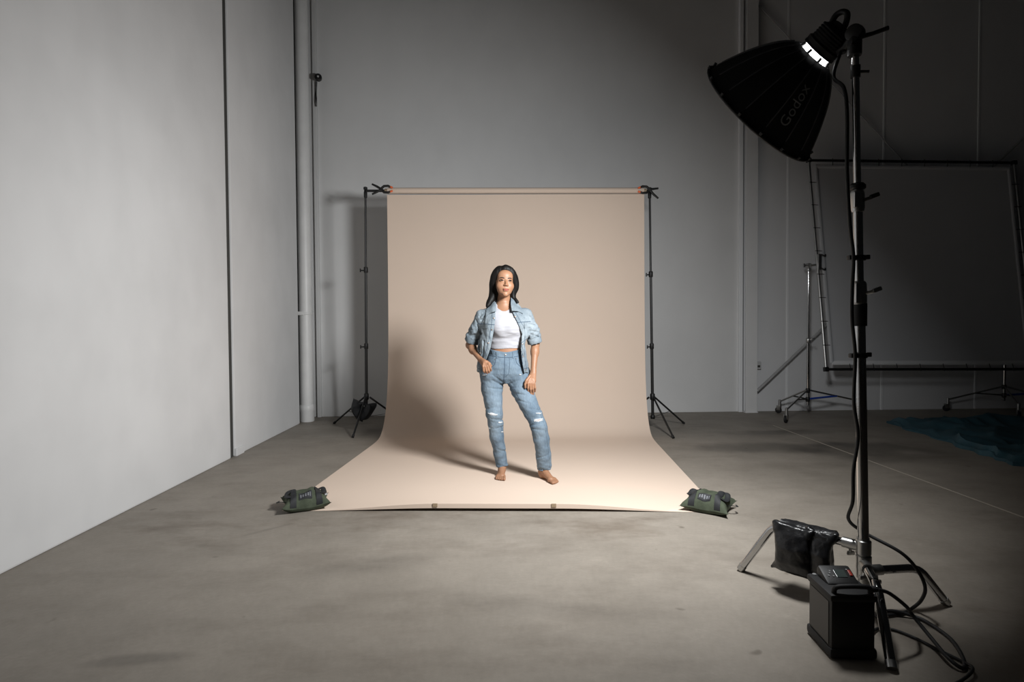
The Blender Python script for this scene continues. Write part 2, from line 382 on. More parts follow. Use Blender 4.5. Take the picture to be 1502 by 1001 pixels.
# backdrop stands
def backdrop_stand(base, top, feet, hub_z, collars, label):
    b = Vector(base); o = empty('backdrop_stand', b); tag(o, label, 'light stand', 'black stands holding up the backdrop')
    t = Vector(top)-b; zt = t.z
    def at(z): return Vector((t.x*z/zt, t.y*z/zt, z))
    radii = [0.0165, 0.0140, 0.0115]; zs = [hub_z-0.24, collars[0], collars[1], zt]
    for k in range(3):
        MB().tube([at(zs[k]), at(zs[k+1])], radii[k], 14).build('pole_section', M_black, o, True)
    for z in collars:
        p = at(z)
        c = MB().lathe([(0.019, -0.035), (0.023, -0.03), (0.023, 0.02), (0.019, 0.03)], p, seg=16).build('collar', M_blackp, o, True)
        MB().tube([p+Vector((-0.02, -0.01, -0.01)), p+Vector((-0.05, -0.02, -0.01))], 0.007, 8).box(p+Vector((-0.055, -0.022, -0.01)), (0.012, 0.016, 0.04), None, 0.004).build('knob', M_blackp, c, True)
    MB().lathe([(0.021, -0.03), (0.027, -0.02), (0.027, 0.035), (0.020, 0.045)], at(hub_z), seg=16).build('leg_hub', M_blackp, o, True)
    MB().lathe([(0.020, -0.02), (0.024, -0.015), (0.024, 0.015), (0.020, 0.02)], at(hub_z-0.22), seg=16).build('brace_hub', M_blackp, o, True)
    for f in feet:
        fv = Vector(f)-b; d = Vector((fv.x, fv.y, 0)).normalized(); st = at(hub_z)+d*0.035
        end = Vector((fv.x, fv.y, 0.008))
        lg = MB().tube([st, end], 0.0105, 10).build('leg', M_black, o, True)
        dirv = (end-st).normalized()
        MB().tube([end-dirv*0.035, end], 0.014, 10).build('foot', M_rubber, lg, True)
        mid = st.lerp(end, 0.52)
        MB().tube([at(hub_z-0.22)+d*0.02, mid], 0.0065, 8, squash=(0, 0, 1)).build('brace', M_black, o, True)
    # head
    MB().lathe([(0.013, -0.09), (0.018, -0.085), (0.020, -0.03), (0.016, -0.02), (0.016, 0.0), (0.022, 0.004), (0.022, 0.026), (0.012, 0.032)], at(zt), seg=16).build('spigot', M_blackp, o, True)
    return o
LS = Vector((-1.418, 6.47, 0)); RS = Vector((1.80, 6.27, 0))
backdrop_stand(LS, (-1.372, 6.36, 2.675), [(-1.898, 6.89, 0), (-1.455, 5.98, 0), (-0.92, 6.55, 0)], 0.37, (0.95, 1.80), 'black backdrop stand at the left end of the paper roll, by the downpipe')
backdrop_stand(RS, (1.765, 6.27, 2.655), [(2.255, 6.57, 0), (1.852, 5.71, 0), (1.33, 6.52, 0)], 0.355, (0.93, 1.73), 'black backdrop stand at the right end of the paper roll')

# ------------------------------------------------------------------ pillow-like bags
def pillow_fn(w, d, h, pinch=0.16, seed=0):
    ph = seed*1.7
    def f(u, v, side, off=0.0):
        x = u*w/2*(1 - pinch*(1-v*v)*abs(u)**2); y = v*d/2*(1 - pinch*(1-u*u)*abs(v)**2)
        q = max(0, (1-abs(u)**2.6)*(1-abs(v)**2.6))**0.55
        lump = 0.010*math.sin(5*u+3*v+ph)*math.sin(4*v-3*u+ph*2)*q + 0.004*math.sin(13*u-9*v+ph)*q
        edge = 0.20*h + 0.26*h*(u*u*v*v)*(0.7+0.5*math.sin(3*u+2*v+ph))
        if side > 0: z = edge + h*0.80*q + lump + off
        else: z = max(0.002, edge - h*0.30*q)
        return Vector((x, y, z))
    return f
def pillow(f, n=22):
    vs = []; fs = []
    for side in (1, -1):
        b = len(vs)
        for i in range(n+1):
            for j in range(n+1):
                vs.append(f(-1+2*i/n, -1+2*j/n, side))
        for i in range(n):
            for j in range(n):
                q = (b+i*(n+1)+j, b+(i+1)*(n+1)+j, b+(i+1)*(n+1)+j+1, b+i*(n+1)+j+1)
                fs.append(q if side > 0 else q[::-1])
    m = (n+1)**2
    def rim(a, c): fs.append((a, c, c+m, a+m))
    for k in range(n):
        rim(k+1, k); rim(n*(n+1)+k, n*(n+1)+k+1); rim(k*(n+1), (k+1)*(n+1)); rim((k+1)*(n+1)+n, k*(n+1)+n)
    return MB().add(vs, fs)
def strip(f, u0, u1, v0, v1, off, nu=4, nv=18, th=0.004):
    vs = []; fs = []
    for o_ in (off+th, off-0.004):
        b = len(vs)
        for i in range(nu+1):
            for j in range(nv+1): vs.append(f(u0+(u1-u0)*i/nu, v0+(v1-v0)*j/nv, 1, o_))
        for i in range(nu):
            for j in range(nv):
                q = (b+i*(nv+1)+j, b+(i+1)*(nv+1)+j, b+(i+1)*(nv+1)+j+1, b+i*(nv+1)+j+1); fs.append(q if b == 0 else q[::-1])
    m = (nu+1)*(nv+1)
    for i in range(nu):
        for j in (0, nv): fs.append((i*(nv+1)+j, (i+1)*(nv+1)+j, (i+1)*(nv+1)+j+m, i*(nv+1)+j+m))
    for j in range(nv):
        for i in (0, nu): fs.append((i*(nv+1)+j, i*(nv+1)+j+1, i*(nv+1)+j+1+m, i*(nv+1)+j+m))
    return MB().add(vs, fs)
def green_bag(loc, rz, tilt, seed, label, mirror):
    o = empty('sandbag', loc, rz); tag(o, label, 'sandbag', 'green sandbags on the front corners of the paper')
    o.rotation_euler = (tilt, 0, rz)
    f = pillow_fn(0.300, 0.240, 0.112, 0.20, seed)
    pillow(f).build('bag', M_sbag, o, True, 70)
    for u in (-0.52, 0.52):
        strip(f, u-0.125, u+0.125, -0.99, 0.99, 0.002).build('strap', M_web, o, True, 50)
    # label patch with illegible pale print
    m = -0.03
    strip(f, m-0.26, m+0.26, -0.80, -0.44, 0.002, 8, 8, 0.003).build('label_patch', M_web, o, True, 50)
    pr = MB(); k = 0
    for (a, wd, v0, v1) in ((-0.18, 0.05, -0.72, -0.54), (-0.09, 0.06, -0.70, -0.54), (0.01, 0.06, -0.72, -0.54), (0.11, 0.06, -0.70, -0.56), (0.19, 0.03, -0.72, -0.54)):
        q = strip(f, m+a-wd/2, m+a+wd/2, v0, v1, 0.0032, 1, 3); pr.add(q.v, q.f)
    pr.build('patch_print', M_print, o)
    # carry handles and ring
    hx = 1 if mirror else -1
    for s in (-1, 1):
        pts = [f(s*0.55, 0.55, 1, 0.0), f(s*0.78, 0.42, 1, 0.018), f(s*0.90, 0.08, 1, 0.020), f(s*0.82, -0.28, 1, 0.012), f(s*0.58, -0.45, 1, 0.0)]
        MB().tube(spline(pts, 5), 0.016, 8, squash=(0, 0, 1)).build('handle', M_web, o, True)
    bk = f(hx*-0.93, 0.1, 1, 0.0)
    MB().box(bk+Vector((0.0, 0, 0.012)), (0.022, 0.04, 0.006), rotz(0.5), 0.002).build('buckle', M_clip, o)
    tl = f(hx*0.96, -0.1, 1, 0)
    MB().tube(spline([tl, tl+Vector((hx*0.03, -0.01, 0.01)), tl+Vector((hx*0.055, 0.02, -0.0)), tl+Vector((hx*0.04, 0.05, 0.0))], 5), 0.006, 6, squash=(0, 0, 1)).build('strap_end', M_web, o, True)
    return o
green_bag((-1.195, 3.665, 0.003), 0.36, 0.0, 1, 'green canvas sandbag with black straps on the front left corner of the paper', False)
green_bag((1.345, 3.475, 0.003), -0.62, 0.0, 2.3, 'green canvas sandbag with black straps on the front right corner of the paper', True)

# black weight bag hanging in the left backdrop stand
wbg = empty('weight_bag', (-1.44, 6.42, 0)); tag(wbg, 'small black weight bag slumped at the foot of the left backdrop stand', 'sandbag')
f = pillow_fn(0.20, 0.30, 0.10, 0.12, 4)
p1 = MB(); q = pillow(f, 14)
Rb = Matrix.Rotation(math.radians(62), 3, 'Y') @ Matrix.Rotation(0.3, 3, 'Z')
p1.add([Rb @ v_ + Vector((-0.09, -0.02, 0.215)) if isinstance(v_, Vector) else Rb @ Vector(v_) + Vector((-0.09, -0.02, 0.215)) for v_ in q.v], q.f)
p1.build('bag', M_web, wbg, True, 70)
p2 = MB(); q = pillow(f, 14)
Rb2 = Matrix.Rotation(math.radians(-58), 3, 'Y')
p2.add([Rb2 @ Vector(v_) + Vector((0.10, -0.03, 0.20)) for v_ in q.v], q.f)
p2.build('bag', M_web, wbg, True, 70)
MB().tube(spline([(-0.06, -0.05, 0.25), (-0.02, -0.05, 0.31), (0.03, -0.05, 0.30), (0.08, -0.05, 0.24)], 5), 0.016, 8, squash=(0, 1, 0)).build('strap', M_web, wbg, True)

# ------------------------------------------------------------------ chrome light stand
HUB = Vector((1.484, 2.20, 0)); PT = Vector((1.398, 2.15, 2.225))
ls = empty('light_stand', HUB); tag(ls, 'tall chrome light stand on a turtle base carrying the softbox', 'light stand')
def pole(z): t = (z-0.16)/(PT.z-0.16); return Vector((HUB.x+(PT.x-HUB.x)*t, HUB.y+(PT.y-HUB.y)*t, z)) - HUB
for (a, b, r) in ((0.10, 1.24, 0.0200), (1.24, 1.62, 0.0165), (1.62, 2.225, 0.0128)):
    MB().tube([pole(a), pole(b)], r, 20).build('pole_section', M_chrome, ls, True)
def collar(z0, z1, r, flip):
    c = MB().lathe([(r*0.85, z0-0.012), (r, z0), (r*1.02, (z0+z1)/2), (r, z1), (r*0.8, z1+0.010)], pole(0.0)*0, seg=20)
    c.v = [tuple(Vector(p)+Vector((pole(p[2]).x, pole(p[2]).y, 0))) for p in c.v]
    k = c.build('collar', M_chromed, ls, True)
    zc = (z0+z1)/2; p = pole(zc)
    MB().box(p+Vector((-r*0.9, -r*0.75, 0)), (0.016, 0.020, z1-z0), None, 0.003).build('clamp_lug', M_chromed, k, True)
    MB().tube([p+Vector((r*0.5, -r*0.7, 0.0)), p+Vector((r+0.008, -r-0.012, 0.006))], 0.0065, 8).box(p+Vector((r+0.016, -r-0.016, 0.012)), (0.036, 0.012, 0.016), Matrix.Rotation(-0.35, 3, 'Y'), 0.004).build('wing_knob', M_chromed if not flip else M_blackp, k, True)
collar(1.60, 1.66, 0.0240, True); collar(1.235, 1.31, 0.0262, False)
MB().lathe([(0.024, -0.012), (0.029, -0.008), (0.029, 0.004), (0.022, 0.012)], pole(1.685), seg=18).build('collar_cap', M_blackp, ls, True)
MB().lathe([(0.0262, 1.145), (0.0262, 1.233)], (pole(1.19).x, pole(1.19).y, 0), seg=20).build('grip_sleeve', M_rubber, ls, True)
for z in (1.41, 1.03):
    t = MB().lathe([(0.0245, -0.010), (0.026, -0.006), (0.026, 0.006), (0.0245, 0.010)], pole(z), seg=18)
    t.box(pole(z)+Vector((-0.036, -0.014, 0)), (0.030, 0.022, 0.018), None, 0.004).box(pole(z)+Vector((0.032, -0.006, 0.003)), (0.016, 0.012, 0.018), None, 0.003)
    t.build('cable_strap', M_blackp, ls, True)
# small locking pin at the top
MB().lathe([(0.017, -0.022), (0.017, 0.022)], pole(2.12), seg=16).tube([pole(2.12), pole(2.12)+Vector((0.045, -0.012, -0.004))], 0.006, 8).build('top_collar', M_black, ls, True)
# turtle base: three legs at staggered heights, each bent down to its foot
legs = [((1.162, 2.596), 0.262, 0.70), ((1.851, 2.234), 0.165, 0.66), ((1.320, 1.812), 0.200, 0.52)]
for (fx, fy), hz, bend in legs:
    fpt = Vector((fx, fy, 0.012))-HUB; hp = pole(hz); fl = Vector((fpt.x-hp.x, fpt.y-hp.y, 0))
    L_ = fl.length; d = fl.normalized()
    mid = hp + d*(L_*bend); mid.z = hz*0.98
    pts = [hp+d*0.045]
    for k in range(1, 5): pts.append(hp.lerp(mid, k*0.21))
    a_ = mid-d*0.045; b_ = mid+(fpt-mid).normalized()*0.045
    for k in range(7):
        t = k/6; pts.append(a_*(1-t)**2 + mid*2*t*(1-t) + b_*t*t)
    pts.append(fpt)
    lg = MB().tube(pts, 0.0168, 14).build('leg', M_chrome, ls, True)
    MB().tube([fpt-(fpt-mid).normalized()*0.02, fpt+(fpt-mid).normalized()*0.004], 0.0180, 14).build('foot_cap', M_chromed, lg, True)
    kk = MB().lathe([(0.024, -0.030), (0.028, -0.026), (0.028, 0.026), (0.024, 0.030)], hp, seg=18).build('leg_collar', M_chromed, ls, True)
    MB().tube([hp+d*0.015, hp+d*0.075], 0.0215, 12).build('leg_socket', M_chromed, kk, True)
    side = Vector((-d.y, d.x, 0))
    MB().tube([hp+d*0.05, hp+d*0.05+Vector((0, 0, -0.035))-side*0.01], 0.006, 8).box(hp+d*0.05+Vector((0, 0, -0.042))-side*0.012, (0.03, 0.012, 0.016), None, 0.004).build('lock_knob', M_chromed, kk, True)
MB().tube([pole(0.09), pole(0.30)], 0.0225, 18).build('base_tube', M_chromed, ls, True)

# ------------------------------------------------------------------ softbox
E1 = SB_A.cross(Vector((0, 0, 1))).normalized(); E2 = E1.cross(SB_A).normalized()
sb = empty('softbox', SB_C - SB_A*SB_D); tag(sb, 'black parabolic softbox with pale lettering tilted down towards the person', 'softbox')
SO = Vector(sb.location); NG = 16; D0 = 0.305
def sbr(d): return SB_R*math.sqrt(max(0.0, (D0-d)/D0))**0.92
def sbp(d, ph, off=0.0): return SB_C - SB_A*d + (E1*math.cos(ph) + E2*math.sin(ph))*(sbr(d)+off) - SO
dd = [0.285*(1-(1-k/10)**1.0) for k in range(11)]
for gk in range(NG):
    p0 = 2*PI*gk/NG; vs = []; fs = []
    for lay in (0.0, -0.003):
        for d in dd:
            for t in range(5):
                sag = -0.006*math.sin(PI*t/4)*math.sin(PI*min(1, d/0.285*0.9+0.05))
                chord = math.cos(PI/NG)/math.cos(PI/NG*(t/2-1))
                ph = p0+2*PI/NG*t/4
                vs.append(sbp(d, ph, lay+sag+sbr(d)*(chord-1)*0.8))
    nr = len(dd)
    for b, fl in ((0, 0), (nr*5, 1)):
        for i in range(nr-1):
            for t in range(4):
                q = (b+i*5+t, b+i*5+t+1, b+(i+1)*5+t+1, b+(i+1)*5+t); fs.append(q if fl else q[::-1])
    for i in range(nr-1):
        for t in (0, 4): fs.append((i*5+t, (i+1)*5+t, nr*5+(i+1)*5+t, nr*5+i*5+t))
    for t in range(4):
        for i in (0, nr-1): fs.append((i*5+t, i*5+t+1, nr*5+i*5+t+1, nr*5+i*5+t))
    MB().add(vs, fs).build('fabric_panel', M_nylon, sb, True, 60)
    MB().tube([sbp(d, p0, 0.0015) for d in [0.035+0.24*k/12 for k in range(13)]], 0.0024, 6).build('rib', M_seam, sb, True)
    tb = sbp(0.004, p0, 0.004)
    MB().tube([tb, tb - SB_A*0.012 + (E1*math.cos(p0)+E2*math.sin(p0))*0.002], 0.007, 8).build('rib_tip', M_rubber, sb, True)
# lining inside, rim, diffuser
lin = MB(); vs = [sbp(d, 2*PI*k/32, -0.012) for d in dd for k in range(32)]; fs = []
for i in range(len(dd)-1):
    for k in range(32): fs.append((i*32+k, i*32+(k+1) % 32, (i+1)*32+(k+1) % 32, (i+1)*32+k))
lin.add(vs, fs).build('silver_lining', M_silver, sb, True)
ring = [sbp(0.0, 2*PI*k/48, 0.0) for k in range(49)]
MB().tube(ring, 0.006, 8).build('rim', M_nylon, sb, True)
MB().lathe([(0.001, 0.0), (SB_R-0.016, 0.0), (SB_R-0.016, 0.002), (0.001, 0.002)], SB_C-SB_A*0.014-SO, SB_A, 40, False).build('diffuser', M_diff, sb, True)
# added emissive neck ring standing in for light leaking between the dark bars
MB().lathe([(0.070, 0.262), (0.066, 0.285), (0.060, 0.298), (0.056, 0.310)], SB_C-SO, -SB_A, 32, False).build('leak_glow_ring', M_glow, sb, True)
for k in range(NG):
    if k % 2: continue
    ph = 2*PI*k/NG + 0.2; e = E1*math.cos(ph)+E2*math.sin(ph)
    MB().tube([SB_C-SB_A*0.272+e*0.076-SO, SB_C-SB_A*0.300+e*0.066-SO], 0.006, 6).build('rib_hinge', M_black, sb, True)
MB().lathe([(0.058, 0.303), (0.074, 0.304), (0.074, 0.312), (0.060, 0.314)], SB_C-SO, -SB_A, 32).build('speed_ring', M_black, sb, True)

def text_mesh(body, size):
    cu = bpy.data.curves.new('t', 'FONT'); cu.body = body; cu.size = size; cu.resolution_u = 3
    ob = bpy.data.objects.new('t', cu); COL.objects.link(ob)
    dg = bpy.context.evaluated_depsgraph_get(); me = bpy.data.meshes.new_from_object(ob.evaluated_get(dg))
    vs = [v.co.copy() for v in me.vertices]; fs = [tuple(p.vertices) for p in me.polygons]
    bpy.data.objects.remove(ob); return vs, fs
def sb_text(body, size, d0, ph0, parent):
    vs, fs = text_mesh(body, size)
    # a little subdivision is not needed: the letters are small; text runs from the rim towards the neck
    out = []
    L0 = 0
    for v in vs:
        d = d0 + v.x*0.80; r = max(0.05, sbr(d)); ph = ph0 - v.y/r
        # facet radius
        g = (ph % (2*PI/NG))/(2*PI/NG); sag = -0.006*math.sin(PI*g)*math.sin(PI*min(1, d/0.285*0.9+0.05))
        ch = math.cos(PI/NG)/math.cos(PI/NG*(2*g-1))
        out.append(sbp(d, ph, sag + sbr(d)*(ch-1)*0.8 + 0.0022))
    return MB().add(out, fs)
# which side of the shell faces the camera
tocam = (Vector((0, 0, CAM_H)) - SB_C); tocam = tocam - SB_A*tocam.dot(SB_A)
ph_cam = math.atan2(tocam.dot(E2), tocam.dot(E1))
TXT_PH = (round((ph_cam)/(2*PI/NG)-0.5)+0.5)*2*PI/NG
sb_text('Godox', 0.064, 0.070, TXT_PH + 2*PI/NG + 0.085, sb).build('lettering', M_letter, sb)

# ------------------------------------------------------------------ studio head
sh = empty('studio_light', SB_C - SB_A*0.32); tag(sh, 'black studio flash head with loop handle on the chrome stand', 'studio light')
HO = Vector(sh.location)
def hp_(d, h=0.0, s=0.0): return SB_C - SB_A*d + E2*h + E1*s - HO
MB().lathe([(0.050, 0.308), (0.072, 0.312), (0.074, 0.330), (0.066, 0.336), (0.063, 0.365), (0.058, 0.392), (0.044, 0.402)], SB_C-HO, -SB_A, 28).build('body', M_blackp, sh, True)
for k in range(5):
    MB().lathe([(0.064, 0.338+k*0.011), (0.0665, 0.340+k*0.011), (0.0665, 0.344+k*0.011), (0.064, 0.346+k*0.011)], SB_C-HO, -SB_A, 24, False).build('cooling_rib', M_blackp, sh, True)
MB().lathe([(0.020, 0.25), (0.026, 0.26), (0.026, 0.295), (0.022, 0.306)], SB_C-HO, -SB_A, 16).build('flash_tube', M_bulb, sh, True)
hpts = spline([hp_(0.375, 0.030), hp_(0.405, 0.052), hp_(0.428, 0.058), hp_(0.447, 0.045), hp_(0.450, 0.022), hp_(0.425, -0.004), hp_(0.395, -0.014)], 6)
MB().tube(hpts, 0.0115, 10).build('handle', M_blackp, sh, True)
MB().box(hp_(0.393, 0.006), (0.05, 0.05, 0.05), (Matrix((E1, E2, -SB_A)).transposed()).to_3x3(), 0.01).build('rear_housing', M_blackp, sh, True)
BR = Vector((1.396, 2.147, 2.262)) - HO
br = MB().tube([hp_(0.345, -0.066), hp_(0.375, -0.075), BR], 0.016, 10).build('yoke', M_black, sh, True)
MB().lathe([(0.020, -0.022), (0.030, -0.018), (0.032, 0.0), (0.030, 0.018), (0.020, 0.022)], BR, E1, 20).build('tilt_joint', M_black, sh, True)
MB().lathe([(0.0235, -0.085), (0.0245, -0.08), (0.0245, -0.03), (0.018, 0.0)], BR, (0.03, 0.02, 1), 18).tube([BR+Vector((-0.01, -0.02, -0.05)), BR+Vector((-0.035, -0.03, -0.05))], 0.006, 8).build('spigot_socket', M_black, sh, True)
MB().tube([BR+Vector((0.015, -0.01, -0.018)), BR+Vector((0.055, -0.02, -0.010)), BR+Vector((0.105, -0.035, 0.004))], [0.009, 0.0075, 0.0085], 10).build('tilt_lever', M_blackp, sh, True)
MB().lathe([(0.012, 0.0), (0.014, 0.004), (0.012, 0.03)], hp_(0.372, -0.062), (0.1, -0.1, -1), 12).build('cable_socket', M_blackp, sh, True)

# ------------------------------------------------------------------ battery pack
bp_ = empty('battery_pack', (1.242, 1.965, 0), math.radians(-5)); tag(bp_, 'black portable battery pack with a lit-up control panel standing before the light stand', 'battery')
bp_['label'] = 'black battery pack with a small screen and red switch on the floor'
MB().box((0, 0, 0.118), (0.148, 0.168, 0.205), None, 0.012).build('casing', M_blackp, bp_, True)
for s in (-1, 1): MB().box((s*0.0745, 0, 0.118), (0.004, 0.135, 0.150), None, 0.0015).build('side_plate', M_grey, bp_)
MB().box((0, 0, 0.020), (0.160, 0.180, 0.036), None, 0.012).build('bumper', M_rubber, bp_, True)
MB().box((0, 0, 0.212), (0.160, 0.180, 0.026), None, 0.011).build('bumper', M_rubber, bp_, True)
con = MB()
Rc = Matrix.Rotation(math.radians(24), 3, 'X')
con.box((0.006, 0.036, 0.232), (0.112, 0.088, 0.034), Rc, 0.010)
cn = con.build('control_panel', M_blackp, bp_, True)
nrm = Rc @ Vector((0, 0, 1)); cc = Vector((0.006, 0.036, 0.232)) + nrm*0.0178
def onp(x, y): return cc + Rc @ Vector((x, y, 0))
MB().box(onp(0.008, 0.002), (0.038, 0.034, 0.002), Rc, 0.0008).build('screen', M_screen, cn)
for (x, y) in ((-0.030, 0.004), (-0.038, -0.008), (-0.022, -0.010), (-0.026, 0.013)):
    MB().lathe([(0.0032, -0.001), (0.0032, 0.0015)], onp(x, y), nrm, 10).build('button', M_btn, cn, True)
MB().box(onp(0.042, 0.004), (0.010, 0.026, 0.006), Rc, 0.0015).build('power_switch', M_red, cn)
MB().lathe([(0.003, -0.001), (0.003, 0.002)], onp(0.036, 0.020), nrm, 8).build('indicator', M_btn, cn)
MB().tube(spline([(-0.060, -0.070, 0.216), (-0.056, -0.074, 0.244), (-0.02, -0.080, 0.252), (0.03, -0.080, 0.252), (0.058, -0.074, 0.244), (0.062, -0.070, 0.216)], 6), 0.0085, 10).build('carry_handle', M_rubber, bp_, True)
for sx in (-1, 1): MB().lathe([(0.006, 0), (0.0075, 0.002), (0.006, 0.004)], (sx*0.058, 0.074, 0.2245), seg=10).build('screw', M_btn if sx < 0 else M_rubber, bp_, True)
MB().lathe([(0.012, 0.0), (0.013, 0.004), (0.010, 0.035)], (0.070, -0.035, 0.222), (1, 0, 0.05), 12).build('plug', M_rubber, bp_, True)

# ------------------------------------------------------------------ cables
cab = [tuple(hp_(0.372, -0.066)+HO), (1.352, 2.21, 2.13), (1.363, 2.16, 2.06), (1.360, 2.135, 1.944), (1.355, 2.125, 1.735), (1.365, 2.12, 1.53), (1.383, 2.125, 1.407), (1.376, 2.12, 1.297), (1.376, 2.12, 1.168), (1.396, 2.13, 1.032), (1.392, 2.13, 0.853), (1.416, 2.14, 0.719), (1.399, 2.14, 0.587), (1.404, 2.15, 0.464), (1.436, 2.225, 0.365), (1.510, 2.235, 0.305),
       (1.587, 2.14, 0.263), (1.641, 2.12, 0.201), (1.674, 2.12, 0.13), (1.69, 2.16, 0.06), (1.675, 2.19, 0.012), (1.62, 2.165, 0.008), (1.55, 2.15, 0.008), (1.50, 2.14, 0.008), (1.52, 2.165, 0.008), (1.574, 2.160, 0.020), (1.64, 2.135, 0.010), (1.663, 2.087, 0.008), (1.657, 1.974, 0.008), (1.601, 1.854, 0.008), (1.552, 1.800, 0.010), (1.530, 1.833, 0.026), (1.548, 1.930, 0.040), (1.53, 2.00, 0.09), (1.471, 1.95, 0.145), (1.40, 1.935, 0.200), (1.35, 1.925, 0.220)]
o = MB().tube(spline(cab, 8), 0.0066, 10).build('power_cable', M_rubber, None, True)
tag(o, 'thick black power cable running down the chrome stand and looping to the battery pack', 'cable')
cab2 = [(1.335, 1.99, 0.05), (1.40, 2.03, 0.015), (1.45, 2.06, 0.007), (1.501, 2.046, 0.007), (1.538, 1.984, 0.007), (1.560, 1.915, 0.007), (1.585, 1.835, 0.009), (1.565, 1.775, 0.022), (1.49, 1.735, 0.010), (1.38, 1.70, 0.007), (1.25, 1.69, 0.007)]
o = MB().tube(spline(cab2, 8), 0.0050, 10).build('sync_cable', M_rubber, None, True)
tag(o, 'thin black cable on the floor trailing past the front leg of the chrome stand', 'cable')

# ------------------------------------------------------------------ diffusion frame and roller stands
TL, TR_, BL_, BR_ = Vector((4.030, 7.10, 3.235)), Vector((6.715, 7.10, 3.215)), Vector((4.062, 6.75, 0.612)), Vector((6.690, 6.75, 0.590))
df = empty('diffusion_frame', (BL_+BR_)/2); tag(df, 'large square diffusion frame of white fabric leaning back against the panel wall', 'diffuser')
FO = Vector(df.location)
for a, b in ((TL, TR_), (BL_, BR_), (TL, BL_), (TR_, BR_)):
    tb = MB().tube([a-FO, b-FO], 0.0165, 12).build('frame_tube', M_chromed if abs((a-b).z) > 1 else M_black, df, True)
for c_ in (TL, TR_, BL_, BR_):
    MB().box(c_-FO, (0.055, 0.045, 0.055), Matrix.Rotation(-0.13, 3, 'X'), 0.008).build('corner_joint', M_black, df)
def fp(u, v): return TL.lerp(TR_, u).lerp(BL_.lerp(BR_, u), v)
ins = 0.030
vs = []; fs = []; n = 24
nf = (TR_-TL).cross(BL_-TL).normalized()
for lay in (0, 0.003):
    for i in range(n+1):
        for j in range(n+1):
            u = ins + (1-2*ins)*i/n; v = ins + (1-2*ins)*j/n
            e = 0.010*math.sin(u*PI*9.5)**2*math.exp(-min(v, 1-v)*18) + 0.012*math.sin(PI*u)*math.sin(PI*v)
            vs.append(fp(u, v) + nf*(e+lay) - FO)
m_ = (n+1)**2
for b in (0, m_):
    for i in range(n):
        for j in range(n):
            q = (b+i*(n+1)+j, b+(i+1)*(n+1)+j, b+(i+1)*(n+1)+j+1, b+i*(n+1)+j+1); fs.append(q if b else q[::-1])
MB().add(vs, fs).build('fabric', M_silk, df, True)
hem = MB()
for (u0, v0, u1, v1) in ((ins, ins, 1-ins, ins), (ins, 1-ins, 1-ins, 1-ins), (ins, ins, ins, 1-ins), (1-ins, ins, 1-ins, 1-ins)):
    hem = MB().tube([fp(u0+(u1-u0)*k/12, v0+(v1-v0)*k/12) - nf*0.004 - FO for k in range(13)], 0.026, 8, squash=tuple(nf)).build('hem', M_silkh if v0 == v1 == 1-ins else M_silk, df, True)
for k in range(1, 9):
    t = k/9
    for (u, v, ax) in ((t, 0, 'h'), (t, 1, 'h'), (0, t, 'v'), (1, t, 'v')):
        p = fp(u, v) - FO; inn = fp(min(max(u, ins), 1-ins), min(max(v, ins), 1-ins)) - FO
        dr = (inn-p).normalized()
        MB().tube([p-dr*0.022-nf*0.018, p+dr*0.03-nf*0.018, inn-nf*0.006], 0.0042, 6).build('tie', M_black, df, True)

